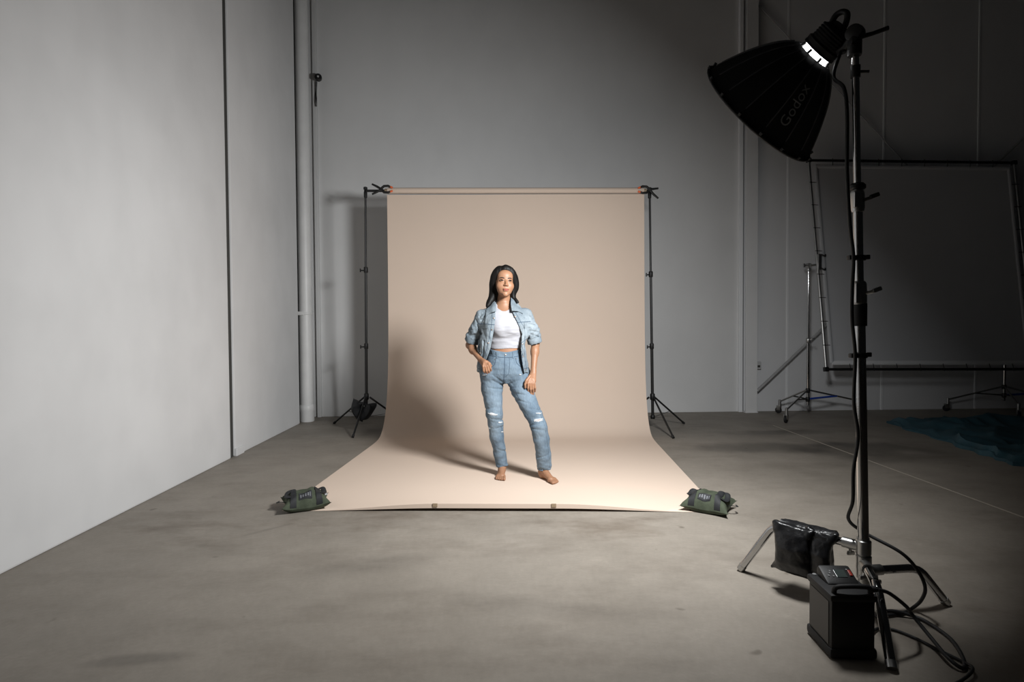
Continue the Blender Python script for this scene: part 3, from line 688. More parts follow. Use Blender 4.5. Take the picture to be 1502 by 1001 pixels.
def roller_stand(loc, top_z, wheels, label, grip=True):
    b = Vector(loc); o = empty('roller_stand', b); tag(o, label, 'light stand', 'roller stands behind the diffusion frame')
    MB().tube([(0, 0, 0.15), (0, 0, top_z*0.5)], 0.0165, 14).build('pole_section', M_chrome, o, True)
    MB().tube([(0, 0, top_z*0.5), (0, 0, top_z)], 0.0135, 14).build('pole_section', M_chrome, o, True)
    for z in (top_z*0.5, 0.33, 0.22):
        MB().lathe([(0.020, -0.03), (0.025, -0.022), (0.025, 0.022), (0.020, 0.03)], (0, 0, z), seg=14).build('collar', M_chromed if z > 0.5 else M_black, o, True)
    MB().tube([(0, 0, top_z*0.5), (0.03, -0.03, top_z*0.5+0.015)], 0.006, 6).box((0.045, -0.04, top_z*0.5+0.02), (0.03, 0.012, 0.018), None, 0.004).build('knob', M_chromed, o)
    for k, w in enumerate(wheels):
        wv = Vector(w)-b; d = Vector((wv.x, wv.y, 0)).normalized()
        end = Vector((wv.x, wv.y, 0.155))
        lg = MB().tube([d*0.02+Vector((0, 0, 0.335)), end], 0.0105, 10).build('leg', M_chromed, o, True)
        mid = (d*0.02+Vector((0, 0, 0.335))).lerp(end, 0.5)
        MB().tube([d*0.02+Vector((0, 0, 0.225)), mid], 0.0125 if k == 2 else 0.0085, 8).build('brace', M_blue if k == 2 else M_black, o, True)
        cs = MB().lathe([(0.013, 0.085), (0.018, 0.09), (0.018, 0.175), (0.012, 0.18)], (wv.x, wv.y, 0), seg=12)
        side = Vector((-d.y, d.x, 0))
        for s in (-1, 1): cs.box(Vector((wv.x, wv.y, 0.072))+side*(s*0.017)+d*0.012, (0.05, 0.004, 0.06), rotz(math.atan2(d.y, d.x)), 0.001)
        ca = cs.build('caster_fork', M_chromed, o, True)
        MB().lathe([(0.030, -0.012), (0.040, -0.010), (0.041, 0.0), (0.040, 0.010), (0.030, 0.012)], Vector((wv.x, wv.y, 0.042))+d*0.018, side, 18).build('wheel', M_rubber, ca, True)
    if grip:
        MB().lathe([(0.018, -0.10), (0.028, -0.09), (0.028, -0.03), (0.020, -0.02), (0.020, 0.0)], (0, 0, top_z), seg=16).build('receiver', M_chromed, o, True)
        MB().lathe([(0.030, -0.03), (0.034, -0.02), (0.034, 0.02), (0.030, 0.03)], (0, -0.0, top_z-0.03), (0.2, -1, 0), 16).build('grip_head', M_chromed, o, True)
        MB().tube([(-0.01, -0.02, top_z-0.03), (-0.07, -0.04, top_z-0.03)], 0.008, 8).box((-0.08, -0.042, top_z-0.03), (0.018, 0.02, 0.05), None, 0.004).build('grip_knob', M_chromed, o)
    return o
rs = roller_stand((3.962, 6.97, 0), 1.92, [(3.47, 6.55, 0), (3.76, 7.27, 0), (4.80, 7.16, 0)], 'chrome roller stand gripping the left edge of the diffusion frame')
gp = MB().tube([(0.02, -0.02, 1.89), (0.09, -0.05, 1.90)], 0.012, 8).box((0.10, -0.055, 1.93), (0.045, 0.05, 0.20), Matrix.Rotation(0.0, 3, 'X'), 0.008).build('frame_clamp', M_chromed, rs)
for dz in (1.85, 2.02): MB().tube(spline([(0.11, -0.085, dz), (0.15, -0.10, dz-0.02), (0.165, -0.08, dz)], 4), 0.009, 8).build('clamp_hook', M_black, rs, True)
roller_stand((6.655, 7.13, 0), 1.92, [(6.02, 7.27, 0), (6.44, 6.70, 0), (7.30, 7.05, 0)], 'shadowy roller stand under the right end of the diffusion frame')

# ------------------------------------------------------------------ tarp
tp = [(4.62, 6.42), (4.34, 5.00), (4.30, 4.35), (5.2, 3.9), (6.9, 4.1), (7.5, 5.5), (6.8, 6.30), (5.75, 6.42), (5.15, 6.62)]
tpv = [Vector((a, b, 0)) for a, b in tp]; cen = sum(tpv, Vector())/len(tpv)
bnd = spline(tpv+[tpv[0]], 16)[:-1]
vs = [(cen.x, cen.y, 0.03)]; fs = []; nr = 44; nb = len(bnd)
ph = rng.uniform(0, 6, 8)
for i in range(1, nr+1):
    t = i/nr
    for k in range(nb):
        p = cen.lerp(bnd[k], t); a = 2*PI*k/nb
        z = 0.030 + 0.026*math.sin(p.x*5+ph[0]+2*math.sin(p.y*3)) + 0.040*(1-abs(math.sin(p.y*5+p.x*3+ph[1]+math.sin(p.x*4))))**2 + 0.030*(1-abs(math.sin(p.x*8-p.y*6+ph[2]+math.sin(p.y*5))))**2 + 0.01*math.sin(p.y*17+ph[3])
        jit = 0.03*math.sin(k*1.3+ph[4])*t + 0.02*math.sin(k*0.47)*t
        d = (p-cen).normalized()
        z = max(z, 0.006)*(1 if t < 0.97 else 0.4) + 0.006
        vs.append((p.x+d.x*jit, p.y+d.y*jit, z))
for k in range(nb): fs.append((0, 1+k, 1+(k+1) % nb))
for i in range(nr-1):
    for k in range(nb): fs.append((1+i*nb+k, 1+(i+1)*nb+k, 1+(i+1)*nb+(k+1) % nb, 1+i*nb+(k+1) % nb))
lastr = [1+(nr-1)*nb+k for k in range(nb)]; b0 = len(vs)
for k in range(nb): x, y, z = vs[lastr[k]]; vs.append((x, y, 0.001))
for k in range(nb): fs.append((lastr[k], b0+k, b0+(k+1) % nb, lastr[(k+1) % nb]))
o = MB().add(vs, fs).build('tarp', M_tarp, None, True, 60); tag(o, 'crumpled dark teal tarp lying on the floor at the right', 'tarp')

# ------------------------------------------------------------------ the person: volumes meshed by surface nets
class Vol:
    def __init__(s, lo, hi, h):
        s.h = h; s.lo = np.array(lo, np.float32); n = np.ceil((np.array(hi)-s.lo)/h).astype(int)+1; s.n = n
        s.f = np.full(n, 0.5, np.float32)
    def win(s, lo, hi):
        a = np.clip(np.floor((np.array(lo)-s.lo)/s.h).astype(int), 0, s.n-1); b = np.clip(np.ceil((np.array(hi)-s.lo)/s.h).astype(int)+1, 1, s.n)
        sl = tuple(slice(i, max(j, i+1)) for i, j in zip(a, b))
        ax = [(s.lo[k] + s.h*np.arange(sl[k].start, sl[k].stop)).astype(np.float32) for k in range(3)]
        return sl, ax[0][:, None, None], ax[1][None, :, None], ax[2][None, None, :]
    def op(s, sl, d, k=0.0, mode='u'):
        f = s.f[sl]
        if mode == 'u':
            if k > 0:
                hh = np.clip(0.5+0.5*(f-d)/k, 0, 1); s.f[sl] = f*(1-hh)+d*hh - k*hh*(1-hh)
            else: s.f[sl] = np.minimum(f, d)
        elif mode == 's':
            if k > 0:
                hh = np.clip(0.5-0.5*(f+d)/k, 0, 1); s.f[sl] = f*(1-hh)-d*hh + k*hh*(1-hh)
            else: s.f[sl] = np.maximum(f, -d)
        else: s.f[sl] = np.maximum(f, d)
    def cone(s, a, b, ra, rb, k=0.01, mode='u', flat=None, clip=None):
        a = np.array(a, np.float32); b = np.array(b, np.float32); m = max(ra, rb)+k*1.5+0.02
        sl, X, Y, Z = s.win(np.minimum(a, b)-m, np.maximum(a, b)+m)
        ab = b-a; L2 = float(ab@ab)
        t0 = ((X-a[0])*ab[0] + (Y-a[1])*ab[1] + (Z-a[2])*ab[2])/L2
        t = np.clip(t0, 0, 1)
        q = [X-a[0]-ab[0]*t, Y-a[1]-ab[1]*t, Z-a[2]-ab[2]*t]
        if flat is not None:      # flatten along a direction: (dir, factor)
            dv, fac = np.array(flat[0], np.float32), flat[1]; dv = dv/np.linalg.norm(dv)
            c = q[0]*dv[0]+q[1]*dv[1]+q[2]*dv[2]
            q = [q[i]+dv[i]*c*(1/fac-1) for i in range(3)]
        d = np.sqrt(q[0]**2+q[1]**2+q[2]**2) - (ra+(rb-ra)*t)
        if clip == 'b': d = np.maximum(d, (t0-1)*math.sqrt(L2))
        s.op(sl, d, k, mode)
    def ell(s, c, r, k=0.01, mode='u', R=None):
        c = np.array(c, np.float32); m = max(r)+k*1.5+0.02
        sl, X, Y, Z = s.win(c-m, c+m); p = [X-c[0], Y-c[1], Z-c[2]]
        if R is not None: p = [p[0]*R[0][i]+p[1]*R[1][i]+p[2]*R[2][i] for i in range(3)]
        k0 = np.sqrt((p[0]/r[0])**2+(p[1]/r[1])**2+(p[2]/r[2])**2)
        k1 = np.sqrt((p[0]/r[0]**2)**2+(p[1]/r[1]**2)**2+(p[2]/r[2]**2)**2)+1e-6
        s.op(sl, k0*(k0-1)/k1, k, mode)
    def loft(s, secs, k=0.01, mode='u', off=0.0, power=2.0, ext=0.0):
        """secs: (z, cx, cy, rx, ry) going up"""
        S = np.array(sorted(secs), np.float32); z0, z1 = S[0, 0]-ext, S[-1, 0]+ext
        m = S[:, 3:].max()+k+0.03
        sl, X, Y, Z = s.win((S[:, 1].min()-m, S[:, 2].min()-m, z0-0.04), (S[:, 1].max()+m, S[:, 2].max()+m, z1+0.04))
        g = lambda i: np.interp(Z.ravel(), S[:, 0], S[:, i]).astype(np.float32)[None, None, :]
        rx = g(3)+off; ry = g(4)+off
        q = ((np.abs((X-g(1))/rx))**power+(np.abs((Y-g(2))/ry))**power)**(1/power)
        d = (q-1)*np.minimum(rx, ry)
        d = np.maximum(d, np.maximum(z0-Z, Z-z1)); s.op(sl, d, k, mode)
    def noise(s, amp, cell, seed, aniso=(1, 1, 1)):
        r = np.random.default_rng(seed); c = np.array(cell)*np.array(aniso)
        m = np.ceil(s.n*s.h/c).astype(int)+3; G = r.uniform(-1, 1, m).astype(np.float32)
        idx = []; fr = []
        for k in range(3):
            t = np.arange(s.n[k])*s.h/c[k]; i = t.astype(int); u = (t-i).astype(np.float32); idx.append(i); fr.append(u*u*(3-2*u))
        A = G[idx[0]]*(1-fr[0])[:, None, None] + G[idx[0]+1]*fr[0][:, None, None]
        A = A[:, idx[1]]*(1-fr[1])[None, :, None] + A[:, idx[1]+1]*fr[1][None, :, None]
        A = A[:, :, idx[2]]*(1-fr[2]) + A[:, :, idx[2]+1]*fr[2]
        near = np.abs(s.f) < 0.03
        s.f[near] += amp*A[near]
    def mesh(s, name, m, parent, smooth_it=1):
        f = s.f; ins = f < 0; n = s.n
        cnt = np.zeros(n-1, np.uint8)
        for dx in (0, 1):
            for dy in (0, 1):
                for dz in (0, 1): cnt += ins[dx:n[0]-1+dx, dy:n[1]-1+dy, dz:n[2]-1+dz]
        act = (cnt > 0) & (cnt < 8); ijk = np.argwhere(act); idx = -np.ones(n-1, np.int32); idx[act] = np.arange(len(ijk))
        acc = np.zeros((len(ijk), 3)); w = np.zeros(len(ijk))
        cor = [(a, b, c) for a in (0, 1) for b in (0, 1) for c in (0, 1)]
        val = {c: f[ijk[:, 0]+c[0], ijk[:, 1]+c[1], ijk[:, 2]+c[2]] for c in cor}
        for c in cor:
            for ax in range(3):
                if c[ax]: continue
                e = list(c); e[ax] = 1; e = tuple(e); va, vb = val[c], val[e]; x = (va < 0) != (vb < 0)
                t = np.where(x, va/np.where(x, va-vb, 1), 0); p = np.tile(np.array(c, float), (len(ijk), 1)); p[:, ax] += t
                acc[x] += p[x]; w[x] += 1
        V = s.lo + s.h*(ijk + acc/w[:, None])
        F = []
        for ax in range(3):
            o1, o2 = (ax+1) % 3, (ax+2) % 3
            a = [slice(0, n[k]) for k in range(3)]; b = list(a); a[ax] = slice(0, n[ax]-1); b[ax] = slice(1, n[ax])
            A, B = ins[tuple(a)], ins[tuple(b)]
            E_ = np.argwhere(A != B); flip = A[tuple(E_.T)]
            ok = (E_[:, o1] > 0) & (E_[:, o2] > 0) & (E_[:, o1] < n[o1]-1) & (E_[:, o2] < n[o2]-1); E_ = E_[ok]; flip = flip[ok]
            def cell(d1, d2):
                q = E_.copy(); q[:, o1] -= d1; q[:, o2] -= d2; return idx[q[:, 0], q[:, 1], q[:, 2]]
            Q = np.stack([cell(1, 1), cell(0, 1), cell(0, 0), cell(1, 0)], 1); Q[~flip] = Q[~flip][:, ::-1]; F.append(Q)
        F = np.concatenate(F); F = F[(F >= 0).all(1)]
        for _ in range(smooth_it):      # light Laplacian smoothing
            S_ = np.zeros_like(V); C = np.zeros(len(V))
            for k in range(4):
                a, b = F[:, k], F[:, (k+1) % 4]
                np.add.at(S_, a, V[b]); np.add.at(C, a, 1); np.add.at(S_, b, V[a]); np.add.at(C, b, 1)
            V = V*0.5 + 0.5*S_/np.maximum(C, 1)[:, None]
        me = bpy.data.meshes.new(name); me.vertices.add(len(V)); me.vertices.foreach_set('co', V.astype(np.float32).ravel())
        me.loops.add(F.size); me.loops.foreach_set('vertex_index', F.astype(np.int32).ravel())
        me.polygons.add(len(F)); me.polygons.foreach_set('loop_start', np.arange(0, F.size, 4, dtype=np.int32)); me.polygons.foreach_set('loop_total', np.full(len(F), 4, np.int32))
        me.polygons.foreach_set('use_smooth', np.ones(len(F), bool)); me.update(calc_edges=True); me.validate()
        me.materials.append(m); o = bpy.data.objects.new(name, me); COL.objects.link(o); o.parent = parent
        return o

def bvh_of(*objs):
    vs = []; fs = []
    for o in objs:
        b = len(vs); vs += [v.co.copy() for v in o.data.vertices]; fs += [[b+i for i in p.vertices] for p in o.data.polygons]
    return BVHTree.FromPolygons(vs, fs)
def drop(bvh, x, z, y0=-0.6, fallback=None):
    """front-view point -> point on the surface and its normal"""
    h = bvh.ray_cast(Vector((x, y0, z)), Vector((0, 1, 0)))
    if h[0] is not None: return h[0], h[1]
    q = bvh.find_nearest(Vector((x, -0.15, z))); return q[0], q[1]
def patch(bvh, poly, th, name, m, parent, n=7, sink=0.004):
    """4-corner patch (front view x, z) laid on a surface, th proud of it"""
    (a, b, c, d) = [Vector((p[0], p[1])) for p in poly]; top = []; bot = []; last = None
    for i in range(n+1):
        for j in range(n+1):
            p = a.lerp(b, i/n).lerp(d.lerp(c, i/n), j/n); h, nn = drop(bvh, p.x, p.y)
            if h is None: h = Vector((p.x, last.y if last else 0, p.y)); nn = Vector((0, -1, 0))
            if nn.y > 0: nn = -nn
            if last is not None and abs(h.y-last.y) > 0.03: h.y = last.y
            last = h.copy(); dr = (nn*0.5+Vector((0, -1, 0))*0.5).normalized()
            top.append(h+dr*th); bot.append(h-dr*sink)
    vs = top+bot; fs = []; k = (n+1)**2; w = n+1
    for i in range(n):
        for j in range(n):
            q = (i*w+j, (i+1)*w+j, (i+1)*w+j+1, i*w+j+1); fs.append(q); fs.append(tuple(k+t for t in q[::-1]))
    for i in range(n):
        for (p_, q_) in ((i*w, (i+1)*w), (i*w+n, (i+1)*w+n), (i, i+1), (n*w+i, n*w+i+1)): fs.append((p_, q_, k+q_, k+p_))
    return MB().add(vs, fs).build(name, m, parent, True, 45)
def seam(bvh, pts, r, name, m, parent, nsub=6, off=0.0):
    P = spline([(p[0], 0, p[1]) for p in pts], nsub); out = []; last = None
    for p in P:
        h, nn = drop(bvh, p.x, p.z)
        if h is None: continue
        out.append(h+Vector((0, -off, 0)))
    return MB().tube(out, r, 6).build(name, m, parent, True) if len(out) > 2 else None
def stud(bvh, x, z, r, name, m, parent):
    h, nn = drop(bvh, x, z)
    if nn.y > 0: nn = -nn
    return MB().lathe([(r, -0.004), (r, 0.002), (r*0.7, 0.0035), (0.0005, 0.0036)], h, nn, 10).build(name, m, parent, True)

def skin_mat():
    m = mat('skin', (0.335, 0.172, 0.098), 0.48, var=0.05, vscale=9, spec=0.4)
    b = m.node_tree.nodes['Principled BSDF']; b.inputs['Subsurface Weight'].default_value = 0.12
    b.inputs['Subsurface Radius'].default_value = (0.010, 0.004, 0.002); b.inputs['Subsurface Scale'].default_value = 0.6
    return m
def denim(name, base, worn, spots, vs_=7.0):
    """cotton denim: indigo base, faded noise, rubbed-pale areas (wear) at given local places"""
    m = bpy.data.materials.new(name); m.use_nodes = True; nt = m.node_tree; N = nt.nodes; L = nt.links; b = N['Principled BSDF']
    tc = N.new('ShaderNodeTexCoord')
    def noise(scale, st=(1, 1, 1), det=5):
        n = N.new('ShaderNodeTexNoise'); n.inputs['Scale'].default_value = scale; n.inputs['Detail'].default_value = det
        mp = N.new('ShaderNodeMapping'); mp.inputs['Scale'].default_value = st
        L.new(tc.outputs['Object'], mp.inputs['Vector']); L.new(mp.outputs['Vector'], n.inputs['Vector']); return n.outputs['Fac']
    r = N.new('ShaderNodeValToRGB'); L.new(noise(vs_, (1, 1, 0.6), 7), r.inputs['Fac'])
    r.color_ramp.elements[0].position = 0.30; r.color_ramp.elements[0].color = (*base, 1); r.color_ramp.elements[1].position = 0.72; r.color_ramp.elements[1].color = (*worn, 1)
    cur = r.outputs['Color']
    for (c, rad, amt) in spots:
        vm = N.new('ShaderNodeVectorMath'); vm.operation = 'DISTANCE'; L.new(tc.outputs['Object'], vm.inputs[0]); vm.inputs[1].default_value = c
        mr = N.new('ShaderNodeMapRange'); L.new(vm.outputs['Value'], mr.inputs[0]); mr.inputs[1].default_value = rad*0.2; mr.inputs[2].default_value = rad; mr.inputs[3].default_value = amt; mr.inputs[4].default_value = 0
        mx = N.new('ShaderNodeMix'); mx.data_type = 'RGBA'; L.new(mr.outputs[0], mx.inputs[0]); L.new(cur, mx.inputs[6]); mx.inputs[7].default_value = tuple(min(1, w*1.25) for w in worn)+(1,); cur = mx.outputs[2]
    fi = N.new('ShaderNodeValToRGB'); L.new(noise(150, (1, 1, 0.25), 2), fi.inputs['Fac'])
    fi.color_ramp.elements[0].position = 0.3; fi.color_ramp.elements[0].color = (0.84, 0.85, 0.87, 1); fi.color_ramp.elements[1].position = 0.7; fi.color_ramp.elements[1].color = (1.05, 1.05, 1.04, 1)
    mx = N.new('ShaderNodeMix'); mx.data_type = 'RGBA'; mx.blend_type = 'MULTIPLY'; mx.inputs[0].default_value = 1; L.new(cur, mx.inputs[6]); L.new(fi.outputs['Color'], mx.inputs[7])
    L.new(mx.outputs[2], b.inputs['Base Color']); b.inputs['Roughness'].default_value = 0.85; b.inputs['Specular IOR Level'].default_value = 0.15
    bp = N.new('ShaderNodeBump'); bp.inputs['Strength'].default_value = 0.5; bp.inputs['Distance'].default_value = 0.012
    L.new(noise(34, (1, 1, 0.8), 4), bp.inputs['Height']); L.new(bp.outputs['Normal'], b.inputs['Normal'])
    return m

K = 0.00520
def ux(u): return (u-741)*K
def vz(v): return 1.148 + (480.3-v)*K
def B(u, v, y=0.0): return (ux(u), y, vz(v))

person = empty('person', (0.107, 4.33, 0.003))
tag(person, 'barefoot person in a light denim jacket, white crop top and ripped blue jeans', 'person')
M_skin = skin_mat()
M_hair = mat('black_hair', (0.0065, 0.0055, 0.005), 0.5, bump=0.25, bscale=160, bdist=0.002, spec=0.16)
M_tee = mat('white_cotton', (0.425, 0.425, 0.455), 0.85, bump=0.25, bscale=30, bdist=0.006, spec=0.15)
M_jean = denim('blue_denim', (0.085, 0.128, 0.175), (0.210, 0.270, 0.325), [((-0.10, -0.08, 0.60), 0.13, 0.6), ((0.15, -0.10, 0.62), 0.12, 0.45), ((-0.09, -0.05, 0.36), 0.10, 0.35), ((0.25, -0.2, 0.36), 0.08, 0.25)])
M_jack = denim('pale_denim', (0.145, 0.182, 0.212), (0.305, 0.350, 0.380), [((-0.12, -0.12, 1.05), 0.10, 0.4), ((0.2, -0.05, 1.15), 0.12, 0.4)], 9.0)
M_thread = mat('dark_stitching', (0.055, 0.085, 0.125), 0.9)
M_fray = mat('white_fray', (0.72, 0.74, 0.76), 0.9)
M_metal = mat('copper_stud', (0.45, 0.36, 0.30), 0.35, metal=0.8)
M_lip = mat('lips', (0.30, 0.075, 0.062), 0.65, spec=0.2)
M_brow = mat('eyebrow', (0.035, 0.022, 0.018), 0.8)
M_eyew = mat('eye_white', (0.30, 0.26, 0.24), 0.7, spec=0.1)
M_iris = mat('dark_iris', (0.012, 0.008, 0.006), 0.6, spec=0.1)
M_nail = mat('nail', (0.55, 0.32, 0.23), 0.3)

# ---- torso sections (z, cx, cy, rx, ry)
def sec(v, u, cy, rx, ry): return (vz(v), ux(u), cy, rx, ry)
TOR = [sec(446, 739, 0.035, 0.058, 0.052), sec(452, 740, 0.030, 0.095, 0.064), sec(459, 740, 0.022, 0.135, 0.076), sec(468, 741, 0.012, 0.150, 0.090), sec(480, 742, 0.0, 0.140, 0.104),
       sec(488, 742, 0.004, 0.130, 0.100), sec(497, 742, 0.010, 0.121, 0.085), sec(510, 741.5, 0.012, 0.114, 0.076), sec(517, 741, 0.014, 0.118, 0.080), sec(530, 740, 0.020, 0.145, 0.096), sec(546, 740, 0.024, 0.160, 0.098), sec(556, 740, 0.024, 0.120, 0.080)]

body = Vol((-0.34, -0.30, -0.01), (0.43, 0.26, 1.63), 0.0032)
body.loft(TOR, 0.02)
# head (local frame, turned a little to the picture's right)
HC = np.array(B(739.6, 415.6, -0.005)); hy = math.radians(9.5); hx_ = math.radians(-5); hr = math.radians(3)
RH = np.array(Matrix.Rotation(hy, 3, 'Z') @ Matrix.Rotation(hx_, 3, 'X') @ Matrix.Rotation(hr, 3, 'Y'))
def Hd(x, y, z): return HC + RH @ np.array([x, y, z])
def hell(c, r, k=0.012, mode='u'): body.ell(Hd(*c), r, k, mode, RH)
hell((0, 0.018, 0.030), (0.071, 0.088, 0.078), 0.01)
hell((0, -0.036, -0.030), (0.0635, 0.054, 0.070), 0.03)
hell((0, -0.048, -0.070), (0.047, 0.038, 0.040), 0.022)
hell((0, -0.076, -0.101), (0.020, 0.016, 0.016), 0.018)
hell((0, -0.052, 0.045), (0.055, 0.036, 0.042), 0.025)
for s in (-1, 1):
    hell((s*0.040, -0.060, -0.034), (0.024, 0.021, 0.024), 0.022)       # cheeks
    hell((s*0.030, -0.099, 0.002), (0.017, 0.011, 0.0105), 0.010, 's')   # eye sockets
    hell((s*0.030, -0.078, 0.001), (0.0145, 0.012, 0.012), 0.003)        # eyeballs under the lids
    hell((s*0.071, 0.008, -0.012), (0.008, 0.018, 0.030), 0.006)         # ears
body.cone(Hd(0, -0.086, 0.002), Hd(0, -0.1035, -0.031), 0.0065, 0.0095, 0.010)
for s in (-1, 1): hell((s*0.0105, -0.096, -0.034), (0.0080, 0.009, 0.0065), 0.006)
hell((0, -0.0925, -0.062), (0.0225, 0.0070, 0.0050), 0.005); hell((0, -0.0920, -0.0735), (0.020, 0.0095, 0.0065), 0.005)
# neck
body.cone(B(739, 428, 0.015), B(739, 452, 0.035), 0.049, 0.055, 0.025)
# arms
SHL, ELL, WRL = B(709, 466, 0.02), B(688.5, 507, 0.105), B(705, 527, -0.055)
SHR, ELR, WRR = B(769.5, 465, 0.02), B(786, 506, 0.045), B(781.5, 545, -0.045)
for sh_, el, wr_ in ((SHL, ELL, WRL), (SHR, ELR, WRR)):
    body.cone(sh_, el, 0.038, 0.031, 0.02); body.cone(el, wr_, 0.0315, 0.0205, 0.012)
    mid = np.array(el)*0.72+np.array(wr_)*0.28; body.ell(mid, (0.0315, 0.032, 0.042), 0.02)
def finger(pts, r0, r1):
    n = len(pts)-1
    for i in range(n):
        body.cone(pts[i], pts[i+1], r0+(r1-r0)*i/n, r0+(r1-r0)*(i+1)/n, 0.002)
# hand hanging by the thigh (picture right): back of the hand to the camera, fingers a little apart
body.cone(WRR, B(778.5, 558, -0.085), 0.0225, 0.033, 0.012, flat=((0.25, 1, 0), 0.55))
for (u0, u1, u2, v1, v2, y2) in ((773.2, 772.8, 773.6, 568.0, 574.5, -0.085), (776.2, 776.4, 777.2, 570.0, 577.6, -0.085), (779.2, 779.8, 780.4, 569.5, 577.0, -0.085), (782.0, 783.0, 783.0, 568.0, 573.5, -0.085)):
    finger([B((u0+778.5)/2, 555, -0.09), B(u0, 561.5, -0.105), B(u1, v1, -0.108), B(u2, v2, y2)], 0.0092, 0.0072)
finger([B(776, 551, -0.085), B(770.5, 557.5, -0.105), B(768.6, 563, -0.110), B(769.0, 567.5, -0.105)], 0.0115, 0.0082)
# hand with the thumb hooked in the pocket (picture left), fingers curled down in front
body.cone(WRL, B(711.5, 533, -0.125), 0.0215, 0.032, 0.012, flat=((0.3, 1, 0.3), 0.6))
for (u0, v0, u1, v1, u2, v2) in ((709.0, 537.5, 709.6, 542.0, 711.2, 544.8), (712.0, 537.6, 713.4, 542.4, 714.6, 545.6), (714.8, 536.6, 716.6, 541.6, 717.4, 544.6), (717.0, 534.4, 719.2, 538.6, 719.8, 542.0)):
    finger([B((u0+711)/2, 531, -0.135), B(u0, v0-1.5, -0.152), B(u1, v1, -0.148), B(u2, v2, -0.128)], 0.0095, 0.0078)
finger([B(709.5, 529, -0.11), B(714, 529.5, -0.120), B(718, 532.5, -0.115), B(720, 536, -0.105)], 0.0115, 0.0088)
# legs
KL, AL = B(726.5, 621, 0.0), (ux(735.5), 0.055, 0.085)
KR, AR = B(788.5, 621, -0.115), (ux(794.5), -0.055, 0.085)
for hipp, kn_, an in ((B(725, 545, 0.02), KL, AL), (B(757, 546, 0.02), KR, AR)):
    md_ = (np.array(hipp)*0.5+np.array(kn_)*0.5); body.cone(hipp, kn_, 0.062, 0.046, 0.02); body.cone(kn_, an, 0.045, 0.029, 0.02)
# feet
def foot(an, heel, toe, lat):
    an, heel, toe = np.array(an), np.array(heel), np.array(toe); d = toe-heel; L = np.linalg.norm(d); d = d/L
    sd = np.array([-d[1], d[0], 0])*lat          # towards the little toe
    body.cone(an, (an[0]*0.6+heel[0]*0.4, an[1]*0.6+heel[1]*0.4, 0.045), 0.031, 0.031, 0.012)
    body.ell(heel+d*0.03+np.array([0, 0, 0.027]), (0.029, 0.032, 0.027), 0.012)
    ball = heel+d*(L*0.70)
    body.cone(an+d*0.012-np.array([0, 0, 0.025]), ball+np.array([0, 0, 0.020])-sd*0.008, 0.031, 0.021, 0.014)
    body.cone(heel+d*0.05+np.array([0, 0, 0.018])+sd*0.008, ball+np.array([0, 0, 0.015])+sd*0.018, 0.020, 0.017, 0.014)
    body.cone(ball+np.array([0, 0, 0.016])-sd*0.020, ball+np.array([0, 0, 0.014])+sd*0.024, 0.018, 0.014, 0.012)
    for i, (o_, ln, r) in enumerate(((-0.029, 0.058, 0.0112), (-0.0115, 0.056, 0.0085), (0.003, 0.049, 0.0080), (0.0165, 0.041, 0.0076), (0.029, 0.031, 0.0073))):
        st = ball+sd*o_*0.85+d*0.004+np.array([0, 0, 0.016]); md = ball+sd*o_+d*ln*0.6+np.array([0, 0, 0.0155]); en = ball+sd*o_*1.06+d*ln+np.array([0, 0, r+0.001])
        finger([st, md, en], r*1.05, r*0.95)
foot(AL, (ux(735), 0.098, 0), (-0.048, -0.118, 0), -1)
foot(AR, (0.262, -0.028, 0), (0.366, -0.232, 0), 1)
sl, X_, Y_, Z_ = body.win((-0.4, -0.4, -0.02), (0.5, 0.3, 0.05)); body.op(sl, 0.0015-Z_ + 0*X_ + 0*Y_, 0, 'i')
body_o = body.mesh('body', M_skin, person); del body

# ---- face details lie on the face
bvb = bvh_of(body_o)
def face_pt(x, z, lift=0.0006):
    o_ = Vector(Hd(x, -0.25, z)); d = Vector(RH @ np.array([0, 1, 0])); h = bvb.ray_cast(o_, d); return (h[0] - d*lift) if h[0] is not None else Vector(Hd(x, -0.09, z))
def face_poly(name, outline, m, lift, parent=body_o, cx=0, cz=0, edge=-0.0006):
    """filled outline in face coordinates, laid on the skin"""
    n = len(outline); rings = 4; vs = [face_pt(cx, cz, lift)]; fs = []
    for r_ in range(1, rings+1):
        for (x, z) in outline: vs.append(face_pt(cx+(x-cx)*r_/rings, cz+(z-cz)*r_/rings, lift if r_ < rings else edge))
    for k in range(n): fs.append((0, 1+k, 1+(k+1) % n))
    for r_ in range(rings-1):
        for k in range(n): fs.append((1+r_*n+k, 1+(r_+1)*n+k, 1+(r_+1)*n+(k+1) % n, 1+r_*n+(k+1) % n))
    return MB().add(vs, fs).build(name, m, parent, True)
def almond(cx, cz, w, h, tilt, n=18):
    out = []
    for k in range(n):
        t = 2*PI*k/n; x = math.cos(t)*w/2; z = math.sin(t)*h/2*(1-0.35*abs(math.cos(t))**3)
        out.append((cx+x, cz+z+tilt*x))
    return out
